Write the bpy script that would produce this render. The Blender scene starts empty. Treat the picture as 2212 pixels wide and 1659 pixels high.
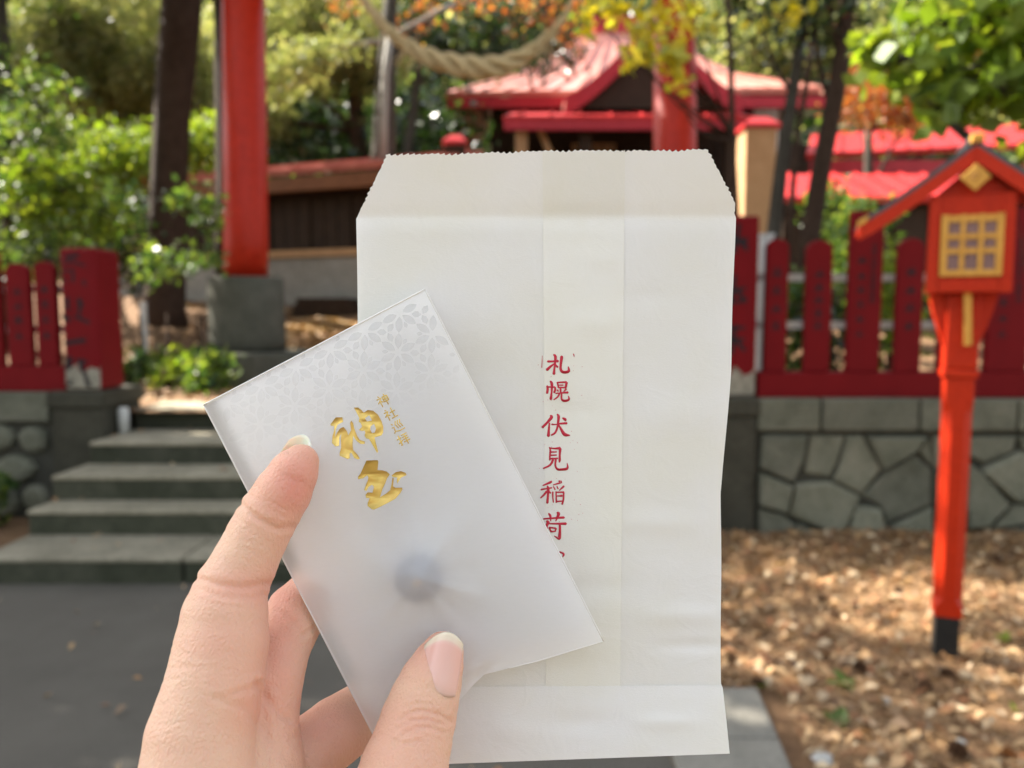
import bpy, bmesh, math, random
import numpy as np
from mathutils import Vector, Matrix
from mathutils.geometry import tessellate_polygon

R = math.radians
scene = bpy.context.scene
COL = scene.collection

# ------------------------------------------------------------------ camera
F, CX, CY = 1662.0, 1106.0, 829.5          # focal length and centre, in pixels of a 2212-wide picture
PITCH, EYE = R(5.0), 1.45
CP, SP = math.cos(PITCH), math.sin(PITCH)
cam = bpy.data.cameras.new('camera')
cam.sensor_width = 36.0
cam.lens = 36.0 * F / 2212.0
cam.clip_start, cam.clip_end = 0.01, 600.0
cam.dof.use_dof = True
cam.dof.focus_distance = 0.224
cam.dof.aperture_fstop = 11.5
camo = bpy.data.objects.new('camera', cam)
camo.location = (0, 0, EYE)
camo.rotation_euler = (R(90) - PITCH, 0, 0)
COL.objects.link(camo)
scene.camera = camo

# ------------------------------------------------------------------ sky and sun
SUN_AZ = Vector((-1.0, 0.5, 0.0)).normalized()
SUN_EL = R(43)
world = bpy.data.worlds.new('World')
scene.world = world
world.use_nodes = True
wn = world.node_tree
wn.nodes.clear()
sky = wn.nodes.new('ShaderNodeTexSky')
sky.sky_type = 'NISHITA'
sky.sun_disc = False
sky.sun_elevation = SUN_EL
sky.sun_rotation = math.atan2(SUN_AZ.x, SUN_AZ.y)
sky.air_density, sky.dust_density, sky.ozone_density = 1.0, 1.5, 1.0
bg = wn.nodes.new('ShaderNodeBackground')
bg.inputs['Strength'].default_value = 0.105
wo = wn.nodes.new('ShaderNodeOutputWorld')
hs = wn.nodes.new('ShaderNodeHueSaturation')          # thin bright haze: a paler blue than clear air
hs.inputs['Saturation'].default_value = 0.35
wn.links.new(sky.outputs[0], hs.inputs['Color'])
wn.links.new(hs.outputs[0], bg.inputs[0])
wn.links.new(bg.outputs[0], wo.inputs[0])
sun = bpy.data.lights.new('sun', 'SUN')
sun.energy = 5.0
sun.angle = R(0.5)
sun.color = (1.0, 0.93, 0.82)
suno = bpy.data.objects.new('sun', sun)
to_sun = Vector((SUN_AZ.x * math.cos(SUN_EL), SUN_AZ.y * math.cos(SUN_EL), math.sin(SUN_EL)))
suno.rotation_euler = to_sun.to_track_quat('Z', 'Y').to_euler()
suno.location = to_sun * 50
COL.objects.link(suno)
scene.view_settings.view_transform = 'Standard'
scene.view_settings.look = 'None'
scene.view_settings.gamma = 1.0
scene.view_settings.use_curve_mapping = False
scene.view_settings.exposure = 2.22
scene.cycles.use_denoising = True
scene.cycles.max_bounces = 8
scene.cycles.transparent_max_bounces = 12
scene.cycles.sample_clamp_indirect = 6.0

# ------------------------------------------------------------------ helpers
def C3(px, py, d):
    """point seen at pixel (px,py) at view depth d (metres)"""
    xc, yc = (px - CX) / F, -(py - CY) / F
    return Vector((xc * d, d * (CP + yc * SP), EYE + d * (-SP + yc * CP)))
def PY(px, py, Y):
    """point seen at (px,py) on the upright plane at world Y"""
    yc = -(py - CY) / F
    return C3(px, py, Y / (CP + yc * SP))
def PZ(px, py, z):
    """point seen at (px,py) on the level plane at height z"""
    yc = -(py - CY) / F
    return C3(px, py, (z - EYE) / (-SP + yc * CP))

def tag(o, label=None, cat=None, group=None, kind=None):
    if label: o['label'] = label
    if cat: o['category'] = cat
    if group: o['group'] = group
    if kind: o['kind'] = kind
    return o
def empty(name, loc, label=None, cat=None, group=None, kind=None):
    o = bpy.data.objects.new(name, None)
    o.empty_display_size = 0.1
    o.location = loc
    COL.objects.link(o)
    return tag(o, label, cat, group, kind)
def wloc(o):
    v = Vector((0, 0, 0))
    while o is not None:
        v += o.location
        o = o.parent
    return v

class MB:
    """collects world-space geometry for one mesh object"""
    def __init__(s):
        s.v, s.f = [], []
    def add(s, vs, fs):
        n = len(s.v)
        s.v += [tuple(v) for v in vs]
        s.f += [tuple(i + n for i in f) for f in fs]
        return s
    def box(s, lo, hi, M=None):
        x0, y0, z0 = lo; x1, y1, z1 = hi
        vs = [Vector(p) for p in ((x0,y0,z0),(x1,y0,z0),(x1,y1,z0),(x0,y1,z0),(x0,y0,z1),(x1,y0,z1),(x1,y1,z1),(x0,y1,z1))]
        if M is not None: vs = [M @ v for v in vs]
        return s.add(vs, [(0,3,2,1),(4,5,6,7),(0,1,5,4),(1,2,6,5),(2,3,7,6),(3,0,4,7)])
    def prism(s, poly, y0, y1):
        """poly: (x,z) outline, anticlockwise seen from -Y; extruded from y0 to y1"""
        n = len(poly)
        vs = [(p[0], y0, p[1]) for p in poly] + [(p[0], y1, p[1]) for p in poly]
        fs = [tuple(range(n)), tuple(range(2*n-1, n-1, -1))]
        fs += [(i, i+n, (i+1) % n + n, (i+1) % n) for i in range(n)]
        return s.add(vs, fs)
    def tube(s, pts, rad, seg=10, cap=True):
        pts = [Vector(p) for p in pts]
        if not hasattr(rad, '__len__'): rad = [rad] * len(pts)
        up = None; rings = []
        for i, p in enumerate(pts):
            t = (pts[min(i+1, len(pts)-1)] - pts[max(i-1, 0)]).normalized()
            if up is None:
                up = Vector((0, -1, 0)) if abs(t.y) < .9 else Vector((1, 0, 0))
            a = (up - t * up.dot(t)).normalized(); up = a
            b = t.cross(a)
            rings.append([p + (a * math.cos(2*math.pi*k/seg) + b * math.sin(2*math.pi*k/seg)) * rad[i] for k in range(seg)])
        vs = [v for r in rings for v in r]; fs = []
        for i in range(len(pts)-1):
            for k in range(seg):
                k2 = (k+1) % seg
                fs.append((i*seg+k, i*seg+k2, (i+1)*seg+k2, (i+1)*seg+k))
        if cap:
            fs.append(tuple(range(seg-1, -1, -1)))
            fs.append(tuple(range((len(pts)-1)*seg, len(pts)*seg)))
        return s.add(vs, fs)
    def build(s, name, mat, parent=None, smooth=False, bevel=0.0, origin=None):
        if parent is None and origin is None:
            a = np.array(s.v); origin = Vector(((a[:,0].min()+a[:,0].max())/2, (a[:,1].min()+a[:,1].max())/2, a[:,2].min()))
        off = wloc(parent) if parent is not None else Vector(origin)
        me = bpy.data.meshes.new(name)
        me.from_pydata([(v[0]-off.x, v[1]-off.y, v[2]-off.z) for v in s.v], [], s.f)
        me.validate(); me.update()
        o = bpy.data.objects.new(name, me)
        if mat is not None: me.materials.append(mat)
        if smooth: me.polygons.foreach_set('use_smooth', [True]*len(me.polygons))
        COL.objects.link(o)
        if parent is not None: o.parent = parent
        else: o.location = off
        if bevel:
            m = o.modifiers.new('bevel', 'BEVEL'); m.width = bevel; m.segments = 2; m.limit_method = 'ANGLE'
        return o

def npmesh(name, verts, quads, mat, parent=None, origin=(0,0,0), smooth=False, k=4):
    """fast mesh from arrays; quads (n,k)"""
    off = wloc(parent) if parent is not None else Vector(origin)
    verts = np.asarray(verts, dtype=np.float32) - np.array(off, dtype=np.float32)
    quads = np.asarray(quads, dtype=np.int32)
    me = bpy.data.meshes.new(name)
    me.vertices.add(len(verts)); me.vertices.foreach_set('co', verts.ravel())
    me.loops.add(quads.size); me.loops.foreach_set('vertex_index', quads.ravel())
    me.polygons.add(len(quads))
    me.polygons.foreach_set('loop_start', np.arange(0, quads.size, k, dtype=np.int32))
    me.polygons.foreach_set('loop_total', np.full(len(quads), k, dtype=np.int32))
    if smooth: me.polygons.foreach_set('use_smooth', np.ones(len(quads), dtype=bool))
    me.update(calc_edges=True)
    if mat is not None: me.materials.append(mat)
    o = bpy.data.objects.new(name, me)
    COL.objects.link(o)
    if parent is not None: o.parent = parent
    else: o.location = off
    return o

# ------------------------------------------------------------------ materials
class NT:
    def __init__(s, name):
        s.m = bpy.data.materials.new(name); s.m.use_nodes = True
        s.t = s.m.node_tree; s.t.nodes.clear()
        s.out = s.n('ShaderNodeOutputMaterial')
    def n(s, typ, **kw):
        nd = s.t.nodes.new(typ)
        for k, v in kw.items(): setattr(nd, k, v)
        return nd
    def l(s, a, b): s.t.links.new(a, b)
    def coord(s, which='Object'):
        return s.n('ShaderNodeTexCoord').outputs[which]
    def noise(s, vec, scale, detail=4, rough=.55):
        t = s.n('ShaderNodeTexNoise'); t.inputs['Scale'].default_value = scale
        t.inputs['Detail'].default_value = detail; t.inputs['Roughness'].default_value = rough
        s.l(vec, t.inputs['Vector']); return t.outputs['Fac']
    def ramp(s, fac, stops):
        r = s.n('ShaderNodeValToRGB'); el = r.color_ramp.elements
        while len(el) < len(stops): el.new(.5)
        for e, (p, c) in zip(el, stops):
            e.position = p; e.color = (*c, 1) if len(c) == 3 else c
        s.l(fac, r.inputs[0]); return r.outputs[0]
    def mix(s, fac, a, b, blend='MIX'):
        m = s.n('ShaderNodeMix', data_type='RGBA', blend_type=blend)
        for sock, v in ((m.inputs[0], fac), (m.inputs[6], a), (m.inputs[7], b)):
            if hasattr(v, 'links') or isinstance(v, bpy.types.NodeSocket): s.l(v, sock)
            elif isinstance(v, (int, float)): sock.default_value = v
            else: sock.default_value = (*v, 1)
        return m.outputs[2]
    def bump(s, h, strength, dist=.01):
        b = s.n('ShaderNodeBump'); b.inputs['Strength'].default_value = strength
        b.inputs['Distance'].default_value = dist; s.l(h, b.inputs['Height']); return b.outputs[0]
    def bsdf(s, color, rough=.6, normal=None, spec=.5, metal=0.):
        p = s.n('ShaderNodeBsdfPrincipled')
        for sock, v in ((p.inputs['Base Color'], color), (p.inputs['Roughness'], rough)):
            if isinstance(v, bpy.types.NodeSocket): s.l(v, sock)
            elif isinstance(v, (int, float)): sock.default_value = v
            else: sock.default_value = (*v, 1)
        p.inputs['Specular IOR Level'].default_value = spec
        p.inputs['Metallic'].default_value = metal
        if normal is not None: s.l(normal, p.inputs['Normal'])
        return p
    def done(s, shader):
        s.l(shader if isinstance(shader, bpy.types.NodeSocket) else shader.outputs[0], s.out.inputs[0]); return s.m

def surf(name, c1, c2, scale=6., rough=.7, bump=.3, bdist=.01, fine=None, spec=.18, c3=None, vary=0.):
    """two- or three-tone mottled surface with relief"""
    t = NT(name); co = t.coord()
    a = t.noise(co, scale, 6, .6)
    stops = [(.32, c1), (.68, c2)] if c3 is None else [(.28, c1), (.5, c2), (.72, c3)]
    col = t.ramp(a, stops)
    b = t.noise(co, fine or scale * 7, 5, .65)
    col = t.mix(.5, col, t.ramp(b, [(.25, tuple(x*.6 for x in c1)), (.75, tuple(min(1, x*1.25) for x in c2))]), 'MIX')
    if vary:                                            # each piece its own tone
        rd = t.n('ShaderNodeObjectInfo').outputs['Random']
        col = t.mix(1., col, t.ramp(rd, [(0., (1-vary,)*3), (.5, (1., 1., .97)), (1., (1+vary, 1+vary*.95, 1+vary*.8))]), 'MULTIPLY')
        mx = t.n('ShaderNodeVectorMath', operation='ADD'); t.l(co, mx.inputs[0]); t.l(rd, mx.inputs[1])
        for nd in t.t.nodes:
            if nd.type == 'TEX_NOISE':
                for lk in list(nd.inputs['Vector'].links): t.t.links.remove(lk)
                t.l(mx.outputs[0], nd.inputs['Vector'])
    return t.done(t.bsdf(col, rough, t.bump(b, bump, bdist), spec))
def leafmat(name, cols, trans=.45, rough=.45):
    t = NT(name)
    rnd = t.n('ShaderNodeNewGeometry').outputs['Random Per Island']
    n = len(cols)
    col = t.ramp(rnd, [((i + .5) / n, c) for i, c in enumerate(cols)])
    p = t.bsdf(col, rough, spec=.5)
    tr = t.n('ShaderNodeBsdfTranslucent')
    t.l(t.mix(1., col, (1.6, 1.5, .7), 'MULTIPLY'), tr.inputs[0])
    m = t.n('ShaderNodeMixShader'); m.inputs[0].default_value = trans
    t.l(p.outputs[0], m.inputs[1]); t.l(tr.outputs[0], m.inputs[2])
    return t.done(m.outputs[0])
# ================================================================== SETTING
rng = np.random.default_rng(11)
M_stone = surf('stone', (.095,.10,.072), (.19,.19,.145), 7., .85, .8, .02, c3=(.27,.26,.205), vary=.28)
M_mortar = surf('mortar', (.035,.035,.028), (.075,.072,.058), 12., .95, .5)
M_conc = surf('old_concrete', (.05,.05,.038), (.085,.084,.066), 5., .9, .4, .006, c3=(.13,.125,.10))
M_step = surf('lit_worn_tread', (.155,.14,.10), (.29,.26,.195), 4., .9, .6, .008, c3=(.44,.395,.30), vary=.12)  # light on the treads put into the colour, besides wear
M_riser = surf('shaded_mossy_riser', (.026,.030,.018), (.058,.06,.042), 5., .95, .8, .012, c3=(.11,.105,.08), vary=.15)  # shade on the risers put into the colour, besides moss
M_asphalt = surf('asphalt', (.080,.072,.060), (.122,.110,.092), 3., .92, .5, .004, fine=160.)
M_pier = surf('dark_concrete', (.032,.030,.022), (.058,.055,.04), 5., .9, .5, .008, c3=(.09,.085,.065))
M_kerb = surf('kerb_concrete', (.16,.15,.125), (.25,.235,.20), 6., .9, .4, .005, fine=90.)
M_soil = surf('soil', (.09,.05,.028), (.20,.115,.06), 7., .95, .7, .02, fine=40., c3=(.30,.19,.105))
M_forestfloor = surf('forest_floor', (.03,.03,.012), (.08,.065,.025), 1.5, .95, .6, .05)

def lerp(a, b, t): return a + (b - a) * t
def terr(X, Y):
    if Y < 8.2: return .75
    if Y < 12.5: return lerp(.75, 1.72, (Y - 8.2) / 4.3)
    if Y < 21: return lerp(1.72, 2.5, (Y - 12.5) / 8.5)
    return 2.5 + (Y - 21) * .78
# lower ground: fine near the camera, coarse to the horizon
def axis(a, b, fine0, fine1, step):
    xs = list(np.arange(fine0, fine1 + 1e-6, step)); w = step
    x = fine0
    while x > a: w *= 1.6; x -= w; xs.insert(0, max(x, a))
    w = step; x = fine1
    while x < b: w *= 1.6; x += w; xs.append(min(x, b))
    return np.array(xs)
gx_, gy_ = axis(-150, 150, -1., 5., .06), axis(-150, 150, .6, 5.3, .06)
def lumps(X, Y):
    return .012 * np.sin(X * 5.1 + 1.3 * np.sin(Y * 3.3)) * np.sin(Y * 4.3 + X) + .007 * np.sin(X * 13 + Y * 7) * np.sin(Y * 11 - X * 5) + .035 * np.clip((Y - 3.9), 0, 1.2) * (X > 1.0)
Xg, Yg = np.meshgrid(gx_, gy_)
inn = ((Xg > .9) & (Xg < 5) & (Yg > .6) & (Yg < 5.3))
Zg = np.where(inn, lumps(Xg, Yg) * np.clip((Xg - .9) / .25, 0, 1), 0)
nxg, nyg = len(gx_), len(gy_)
ii = (np.arange(nyg - 1)[:, None] * nxg + np.arange(nxg - 1)[None, :]).ravel()
tag(npmesh('ground', np.stack([Xg.ravel(), Yg.ravel(), Zg.ravel()], 1), np.stack([ii, ii + 1, ii + nxg + 1, ii + nxg], 1), M_soil, None, (0, 0, 0), True), kind='structure')
def gz(X, Y): return float(lumps(np.array(X), np.array(Y)) * min(max((X - .9) / .25, 0), 1)) if (.9 < X < 5 and .6 < Y < 5.3) else 0.
# upper terrace and the hill behind
tx, ty = np.linspace(-70, 70, 141), np.concatenate([np.linspace(5.66, 21, 60), np.linspace(22, 75, 54)])
Xt, Yt = np.meshgrid(tx, ty)
Zt = np.vectorize(terr)(Xt, Yt) + .05 * np.sin(Xt * 1.7 + Yt) * np.clip((Yt - 8) / 3, 0, 1) + .4 * np.sin(Xt * .3) * np.clip((Yt - 21) / 8, 0, 1)
n1_ = len(tx); ii = (np.arange(len(ty) - 1)[:, None] * n1_ + np.arange(n1_ - 1)[None, :]).ravel()
q_ = np.stack([ii, ii + 1, ii + n1_ + 1, ii + n1_], 1)
near_ = Yt.ravel()[q_[:, 0]] < 20.5
tag(npmesh('terrace', np.stack([Xt.ravel(), Yt.ravel(), Zt.ravel()], 1), q_[near_], M_soil, None, (0, 6, 0), True), kind='structure')
tag(npmesh('hill', np.stack([Xt.ravel(), Yt.ravel(), Zt.ravel()], 1), q_[~near_], M_forestfloor, None, (0, 30, 0), True), kind='structure')
# asphalt path and kerb slab
mb = MB(); mb.add([(-9, -30, .004), (.52, -30, .004), (.52, 2.9, .004), (1.3, 4.3, .004), (-9, 4.3, .004)], [(0, 1, 2, 3, 4)])
tag(mb.build('path', M_asphalt), kind='structure')
mb = MB()
y0 = -3.
for k in range(6):
    y1 = min(y0 + 1.1, 2.86) - .006
    f = lambda y: .62 + .115 * y - .004 * max(0, y - 2.4)
    mb = MB(); vs_ = [(.525, y0, -.05), (f(y0), y0, -.05), (f(y1), y1, -.05), (.525, y1, -.05)]
    mb.add(vs_ + [(a, b, .03) for a, b, c in vs_], [(4, 5, 6, 7), (0, 1, 5, 4), (1, 2, 6, 5), (2, 3, 7, 6), (3, 0, 4, 7), (3, 2, 1, 0)])
    if k == 0: kerb = empty('kerb', (.7, -3, 0), kind='structure')
    if y1 > y0: mb.build('kerb_stone', M_kerb, kerb, bevel=.012)
    y0 = y1 + .006
    if y0 > 2.8: break
# stairway
st = empty('stairway', (-.8, 4.1, 0), kind='structure')
fr = [4.07, 4.51, 4.77, 5.17, 5.78]; sr = random.Random(4)
for i, y in enumerate(fr):
    yb = (fr[i + 1] + .02) if i < 4 else 6.35
    cuts = [-2.9 + (.03 if i > 2 else 0), -1.72 + sr.uniform(-.15, .2), -.3 + sr.uniform(-.2, .2), 1.05]
    if i in (1, 2): cuts = [cuts[0], -1.0 + sr.uniform(-.3, .3), 1.05]
    for a, b in zip(cuts[:-1], cuts[1:]):
        dz = sr.uniform(-.004, .004); dy = sr.uniform(-.012, .012)
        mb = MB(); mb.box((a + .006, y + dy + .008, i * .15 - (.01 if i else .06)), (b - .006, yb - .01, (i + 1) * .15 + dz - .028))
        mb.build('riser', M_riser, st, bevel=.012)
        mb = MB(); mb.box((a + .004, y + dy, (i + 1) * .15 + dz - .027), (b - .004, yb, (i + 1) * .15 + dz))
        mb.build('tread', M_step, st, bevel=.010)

# ------------------------------------------------------------------ stone walls, pillars
def stone_block(poly, yf, proud, inset=.1, depth=.07):
    """poly: (x,z) anticlockwise from the front; a faced stone standing proud of the wall"""
    c = np.mean(poly, 0); mb = MB(); n = len(poly)
    o_ = [(p[0], yf, p[1]) for p in poly]
    m_ = [(p[0] + (c[0]-p[0])*inset*.35, yf - proud*.75, p[1] + (c[1]-p[1])*inset*.35) for p in poly]
    i_ = [(p[0] + (c[0]-p[0])*inset*1.6, yf - proud, p[1] + (c[1]-p[1])*inset*1.6) for p in poly]
    b_ = [(p[0], yf + depth, p[1]) for p in poly]
    fs = [tuple(range(2*n, 3*n))]
    for k in range(n):
        k2 = (k + 1) % n
        fs += [(k, k2, n+k2, n+k), (n+k, n+k2, 2*n+k2, 2*n+k), (3*n+k, 3*n+k2, k2, k)]
    return mb.add(b_ + [], []) if False else mb.add(o_ + m_ + i_ + b_, fs)
def ccw(poly):
    a = sum(p[0]*q[1] - q[0]*p[1] for p, q in zip(poly, poly[1:] + poly[:1]))
    return poly if a > 0 else poly[::-1]
YR, YL = 5.0, 5.42
wallr = empty('stone_wall', (3.2, YR + .2, 0), 'grey random stone retaining wall under the red fence, behind the orange lantern', 'wall')
mb = MB(); mb.box((1.6, YR + .035, -.1), (6.6, YR + .5, .70)); mb.build('mortar_bed', M_mortar, wallr)
Z6 = lambda a, b: (lambda p: (p.x, p.z))(PY(1504 + a * .4799, 442.4 + b * .4799, YR))
polys = [[(300,1040),(500,1040),(482,1150),(432,1250),(290,1185)], [(520,1045),(668,1045),(642,1150),(602,1225),(492,1208)], [(682,1045),(750,1045),(832,1190),(745,1300),(622,1240),(657,1160)],
 [(772,1045),(1030,1045),(985,1108),(842,1190)], [(285,1207),(430,1267),(402,1385),(285,1350)], [(455,1258),(602,1250),(735,1312),(702,1400),(652,1492),(420,1395)], [(850,1218),(988,1132),(1062,1200),(1062,1352),(862,1430),(832,1350),(752,1310)],
 [(285,1370),(392,1400),(450,1450),(402,1545),(285,1545)], [(458,1440),(632,1512),(642,1570),(420,1570)], [(720,1360),(822,1370),(852,1480),(842,1560),(665,1560)], [(882,1450),(1062,1370),(1072,1540),(872,1560)], [(1005,1108),(1055,1050),(1068,1180)],
 [(1230,1045),(1440,1045),(1422,1110),(1292,1160),(1228,1128)], [(1300,1182),(1455,1110),(1560,1160),(1540,1330),(1432,1335),(1290,1210)], [(1222,1165),(1270,1200),(1402,1345),(1302,1450),(1215,1455)], [(1425,1352),(1530,1350),(1560,1420),(1332,1460)],
 [(1075,1045),(1212,1045),(1218,1130),(1080,1185)], [(1080,1200),(1208,1145),(1205,1345),(1080,1350)], [(1085,1365),(1202,1360),(1202,1540),(1090,1540)], [(1215,1470),(1330,1475),(1560,1440),(1570,1560),(1215,1560)],
 [(1460,1045),(1700,1045),(1720,1130),(1570,1150),(1475,1100)], [(1570,1165),(1730,1145),(1800,1300),(1700,1420),(1555,1400)], [(1580,1430),(1700,1435),(1740,1560),(1590,1560)], [(1720,1045),(1950,1045),(1940,1200),(1830,1290),(1745,1140)], [(1720,1430),(1815,1310),(1960,1260),(1970,1560),(1760,1560)]]
for k, pl in enumerate(polys):
    w = ccw([Z6(*p) for p in pl]); cw = np.mean(w, 0); w = [(cw[0] + (a - cw[0]) * 1.045, min(cw[1] + (b - cw[1]) * 1.045, .69)) for a, b in w]
    stone_block(w, YR + .04, .06 + .03 * math.sin(k * 5.), .09).build('stone', M_stone, wallr)
xs = [1.6, 2.02, 2.66, 3.30, 3.86, 4.4, 5.1, 5.9, 6.6]
for a, b in zip(xs[:-1], xs[1:]):
    mb = MB(); mb.box((a + .008, YR - .03, .706), (b - .008, YR + .5, .915 + sr.uniform(-.006, .004))); mb.build('coping_stone', M_stone, wallr, bevel=.015)
walll = empty('stone_wall', (-6, YL + .2, 0), 'grey cobble stone wall at the left, under the short red fence beside the steps', 'wall')
mb = MB(); mb.box((-9.0, YL + .06, -.1), (-3.28, YL + .55, .70)); mb.build('mortar_bed', M_mortar, walll)
pr_ = random.Random(8); zrow = .06
for r_ in range(3):
    x = -3.31 - .1 * (r_ % 2)
    while x > -5.6:
        w = pr_.uniform(.20, .34); h = .215
        c = (x - w / 2, .13 + r_ * .225 + pr_.uniform(-.02, .02)); n = 9
        pl = [(c[0] + w * .47 * math.cos(2*math.pi*k/n) * pr_.uniform(.88, 1.05), c[1] + h * .5 * math.sin(2*math.pi*k/n) * pr_.uniform(.9, 1.06)) for k in range(n)]
        stone_block(ccw(pl), YL + .07, .075, .22).build('stone', M_stone, walll)
        x -= w * .98
for a, b in ((-3.95, -3.295), (-4.75, -3.96), (-5.6, -4.76), (-9, -5.61)):
    mb = MB(); mb.box((a, YL + .0, .705), (b, YL + .5, .915)); mb.build('coping_stone', M_stone, walll, bevel=.012)
for (x0, x1, y0, lab) in ((-3.27, -2.91, YL, 'weathered square concrete gate pier left of the steps, under the inscribed red post'), (1.27, 1.60, YR - .02, 'dark square concrete gate pier right of the steps, half hidden by the paper bag')):
    mb = MB(); mb.box((x0, y0, -.05), (x1, y0 + .58, .80)); o = empty('gate_pier', ((x0 + x1) / 2, y0 + .29, 0), lab, 'pier')
    mb.build('shaft', M_pier, o, bevel=.015)
    mb = MB(); mb.box((x0 - .02, y0 - .02, .802), (x1 + .02, y0 + .6, .925)); mb.build('cap', M_pier, o, bevel=.02)

# ------------------------------------------------------------------ red fences
def redpaint(name, col, peel=None):
    t = NT(name); co = t.coord()
    a = t.noise(co, 7., 5, .6); c = t.mix(a, tuple(x * .75 for x in col), tuple(min(1, x * 1.2) for x in col))
    wear = t.noise(co, 22., 6, .7)
    c = t.mix(t.ramp(wear, [(.68, (0, 0, 0)), (.76, (.5, .5, .5))]), c, (.10, .03, .03))
    if peel is not None:
        sx = t.n('ShaderNodeSeparateXYZ'); t.l(co, sx.inputs[0])
        nz = t.noise(co, 9., 5, .6)
        m = t.n('ShaderNodeMath', operation='MULTIPLY_ADD'); t.l(nz, m.inputs[0]); m.inputs[1].default_value = -.42; m.inputs[2].default_value = peel + .21
        g = t.n('ShaderNodeMath', operation='LESS_THAN'); t.l(sx.outputs['Z'], g.inputs[0]); t.l(m.outputs[0], g.inputs[1])
        nrm = t.n('ShaderNodeSeparateXYZ'); t.l(t.n('ShaderNodeNewGeometry').outputs['True Normal'], nrm.inputs[0])
        fr = t.n('ShaderNodeMath', operation='LESS_THAN'); t.l(nrm.outputs['Y'], fr.inputs[0]); fr.inputs[1].default_value = -.5   # only the street face has flaked
        an = t.n('ShaderNodeMath', operation='MULTIPLY'); t.l(g.outputs[0], an.inputs[0]); t.l(fr.outputs[0], an.inputs[1]); g = an
        c = t.mix(g.outputs[0], c, t.ramp(t.noise(co, 30., 4), [(.3, (.16, .145, .11)), (.7, (.33, .31, .25))]))
    return t.done(t.bsdf(c, .62, t.bump(wear, .25, .004), .12))
M_red = redpaint('red_fence_paint', (.150, .004, .0065))
M_redpeel = redpaint('red_peeling_paint', (.150, .004, .0065), .16)
M_black = surf('black_ink', (.010,.008,.012), (.022,.016,.02), 20., .6, .1)
M_rail = surf('white_rail', (.42,.42,.40), (.60,.60,.57), 20., .5, .1)

def board(x0, x1, z0, z1, y0, th, top='round'):
    pl = [(x0, z0), (x1, z0)]; w = (x1 - x0) / 2; cx = (x0 + x1) / 2
    if top == 'round':
        r = w * .8
        pl += [(cx + w * math.cos(a) , z1 - r + r * math.sin(a)) for a in np.linspace(0, math.pi, 9)]
    else: pl += [(x1, z1), (x0, z1)]
    return MB().prism(pl, y0, y0 + th)
def glyphs(mb, cx, cz, w, h, y, rg):
    """one blurred brush character: crossing strokes"""
    s = []
    for k in range(rg.choice((2, 3))):
        zz = rg.uniform(-.8, .8); s.append(((-.9, zz + rg.uniform(-.1, .1)), (.9, zz + .12), .17))
    s.append(((rg.uniform(-.3, .3), .95), (rg.uniform(-.2, .2), -.9), .2))
    s.append(((0, .2), (-.9, -.8), .18)); s.append(((.1, .1), (.95, -.7), .2))
    for (a, b), (c, d), t in s:
        stroke(mb, cx + a*w/2, cz + b*h/2, cx + c*w/2, cz + d*h/2, t*w*.75, y)
def stroke(mb, x0, z0, x1, z1, wd, y):
    L = math.hypot(x1-x0, z1-z0); nx_, nz_ = -(z1-z0)/L*wd/2, (x1-x0)/L*wd/2
    ex_, ez_ = (x1-x0)/L*wd*.35, (z1-z0)/L*wd*.35
    pl = ccw([(x0+nx_, z0+nz_), (x0-ex_, z0-ez_), (x0-nx_, z0-nz_), (x1-nx_, z1-nz_), (x1+ex_, z1+ez_), (x1+nx_, z1+nz_)])
    mb.prism(pl, y - .0012 - .0001 * (len(mb.v) % 7), y - .0002)
fgr = random.Random(21)
fr_ = empty('fence', (3.6, YR + .15, .915), 'long dark red fence of inscribed boards on the stone wall, running behind the orange lantern', 'fence')
FY = YR + .08
X_at = lambda px, y, Y: PY(px, y, Y).x
mb = MB(); mb.box((1.62, FY - .03, .917), (6.6, FY + .15, 1.085)); mb.build('base_beam', M_red, fr_, bevel=.006)
for zz in (1.395, 1.71):
    y_ = FY + .09
    mb = MB(); mb.box((1.5, y_, zz - .025), (6.6, y_ + .03, zz + .025)); mb.build('rail', M_rail, fr_)
def text_col(parent, cx, zs, w, y, h=None):
    for z in zs:
        mb = MB(); glyphs(mb, cx, z, w, h or w * 1.05, y, fgr)
        mb.build('character', M_black, parent)
mb = MB(); mb.box((1.30, FY - .05, .927), (1.60, FY + .26, 2.1)); big = mb.build('post', M_redpeel, fr_, bevel=.02)
text_col(big, 1.44, (1.95, 1.62, 1.3), .17, FY - .05, .2)
slats = [(1655,1702,515,'round',4),(1742,1797,518,'round',5),(1835,1905,455,'flat',4),(1940,1994,514,'round',4),(2034,2090,516,'round',4),(2138,2226,448,'flat',4),(2262,2316,515,'round',4),(2352,2410,515,'round',4),(2448,2526,450,'flat',4),(2566,2620,515,'round',4)]
for a, b, tp, kind, n in slats:
    x0, x1 = X_at(a, 650, FY), X_at(b, 650, FY); zt = PY((a+b)/2, tp, FY).z
    o = board(x0, x1, 1.087, zt, FY, .06, kind).build('slat', M_red, fr_, bevel=.006)
    if kind == 'flat':
        text_col(o, x0 + .34*(x1-x0), np.linspace(zt - .32, 1.34, 6), .055, FY)
        text_col(o, x0 + .70*(x1-x0), np.linspace(zt - .22, 1.56, 9), .04, FY)
    else:
        text_col(o, (x0+x1)/2 - .004, np.linspace(zt - .22, 1.39, n), .062, FY)
fl_ = empty('fence', (-5, YL + .15, .915), 'short dark red slat fence with a thick peeling end post, left of the steps', 'fence')
FY2 = YL + .09
mb = MB(); mb.box((-8.8, FY2 - .03, .917), (-3.19, FY2 + .15, 1.10)); mb.build('base_beam', M_red, fl_, bevel=.006)
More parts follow.
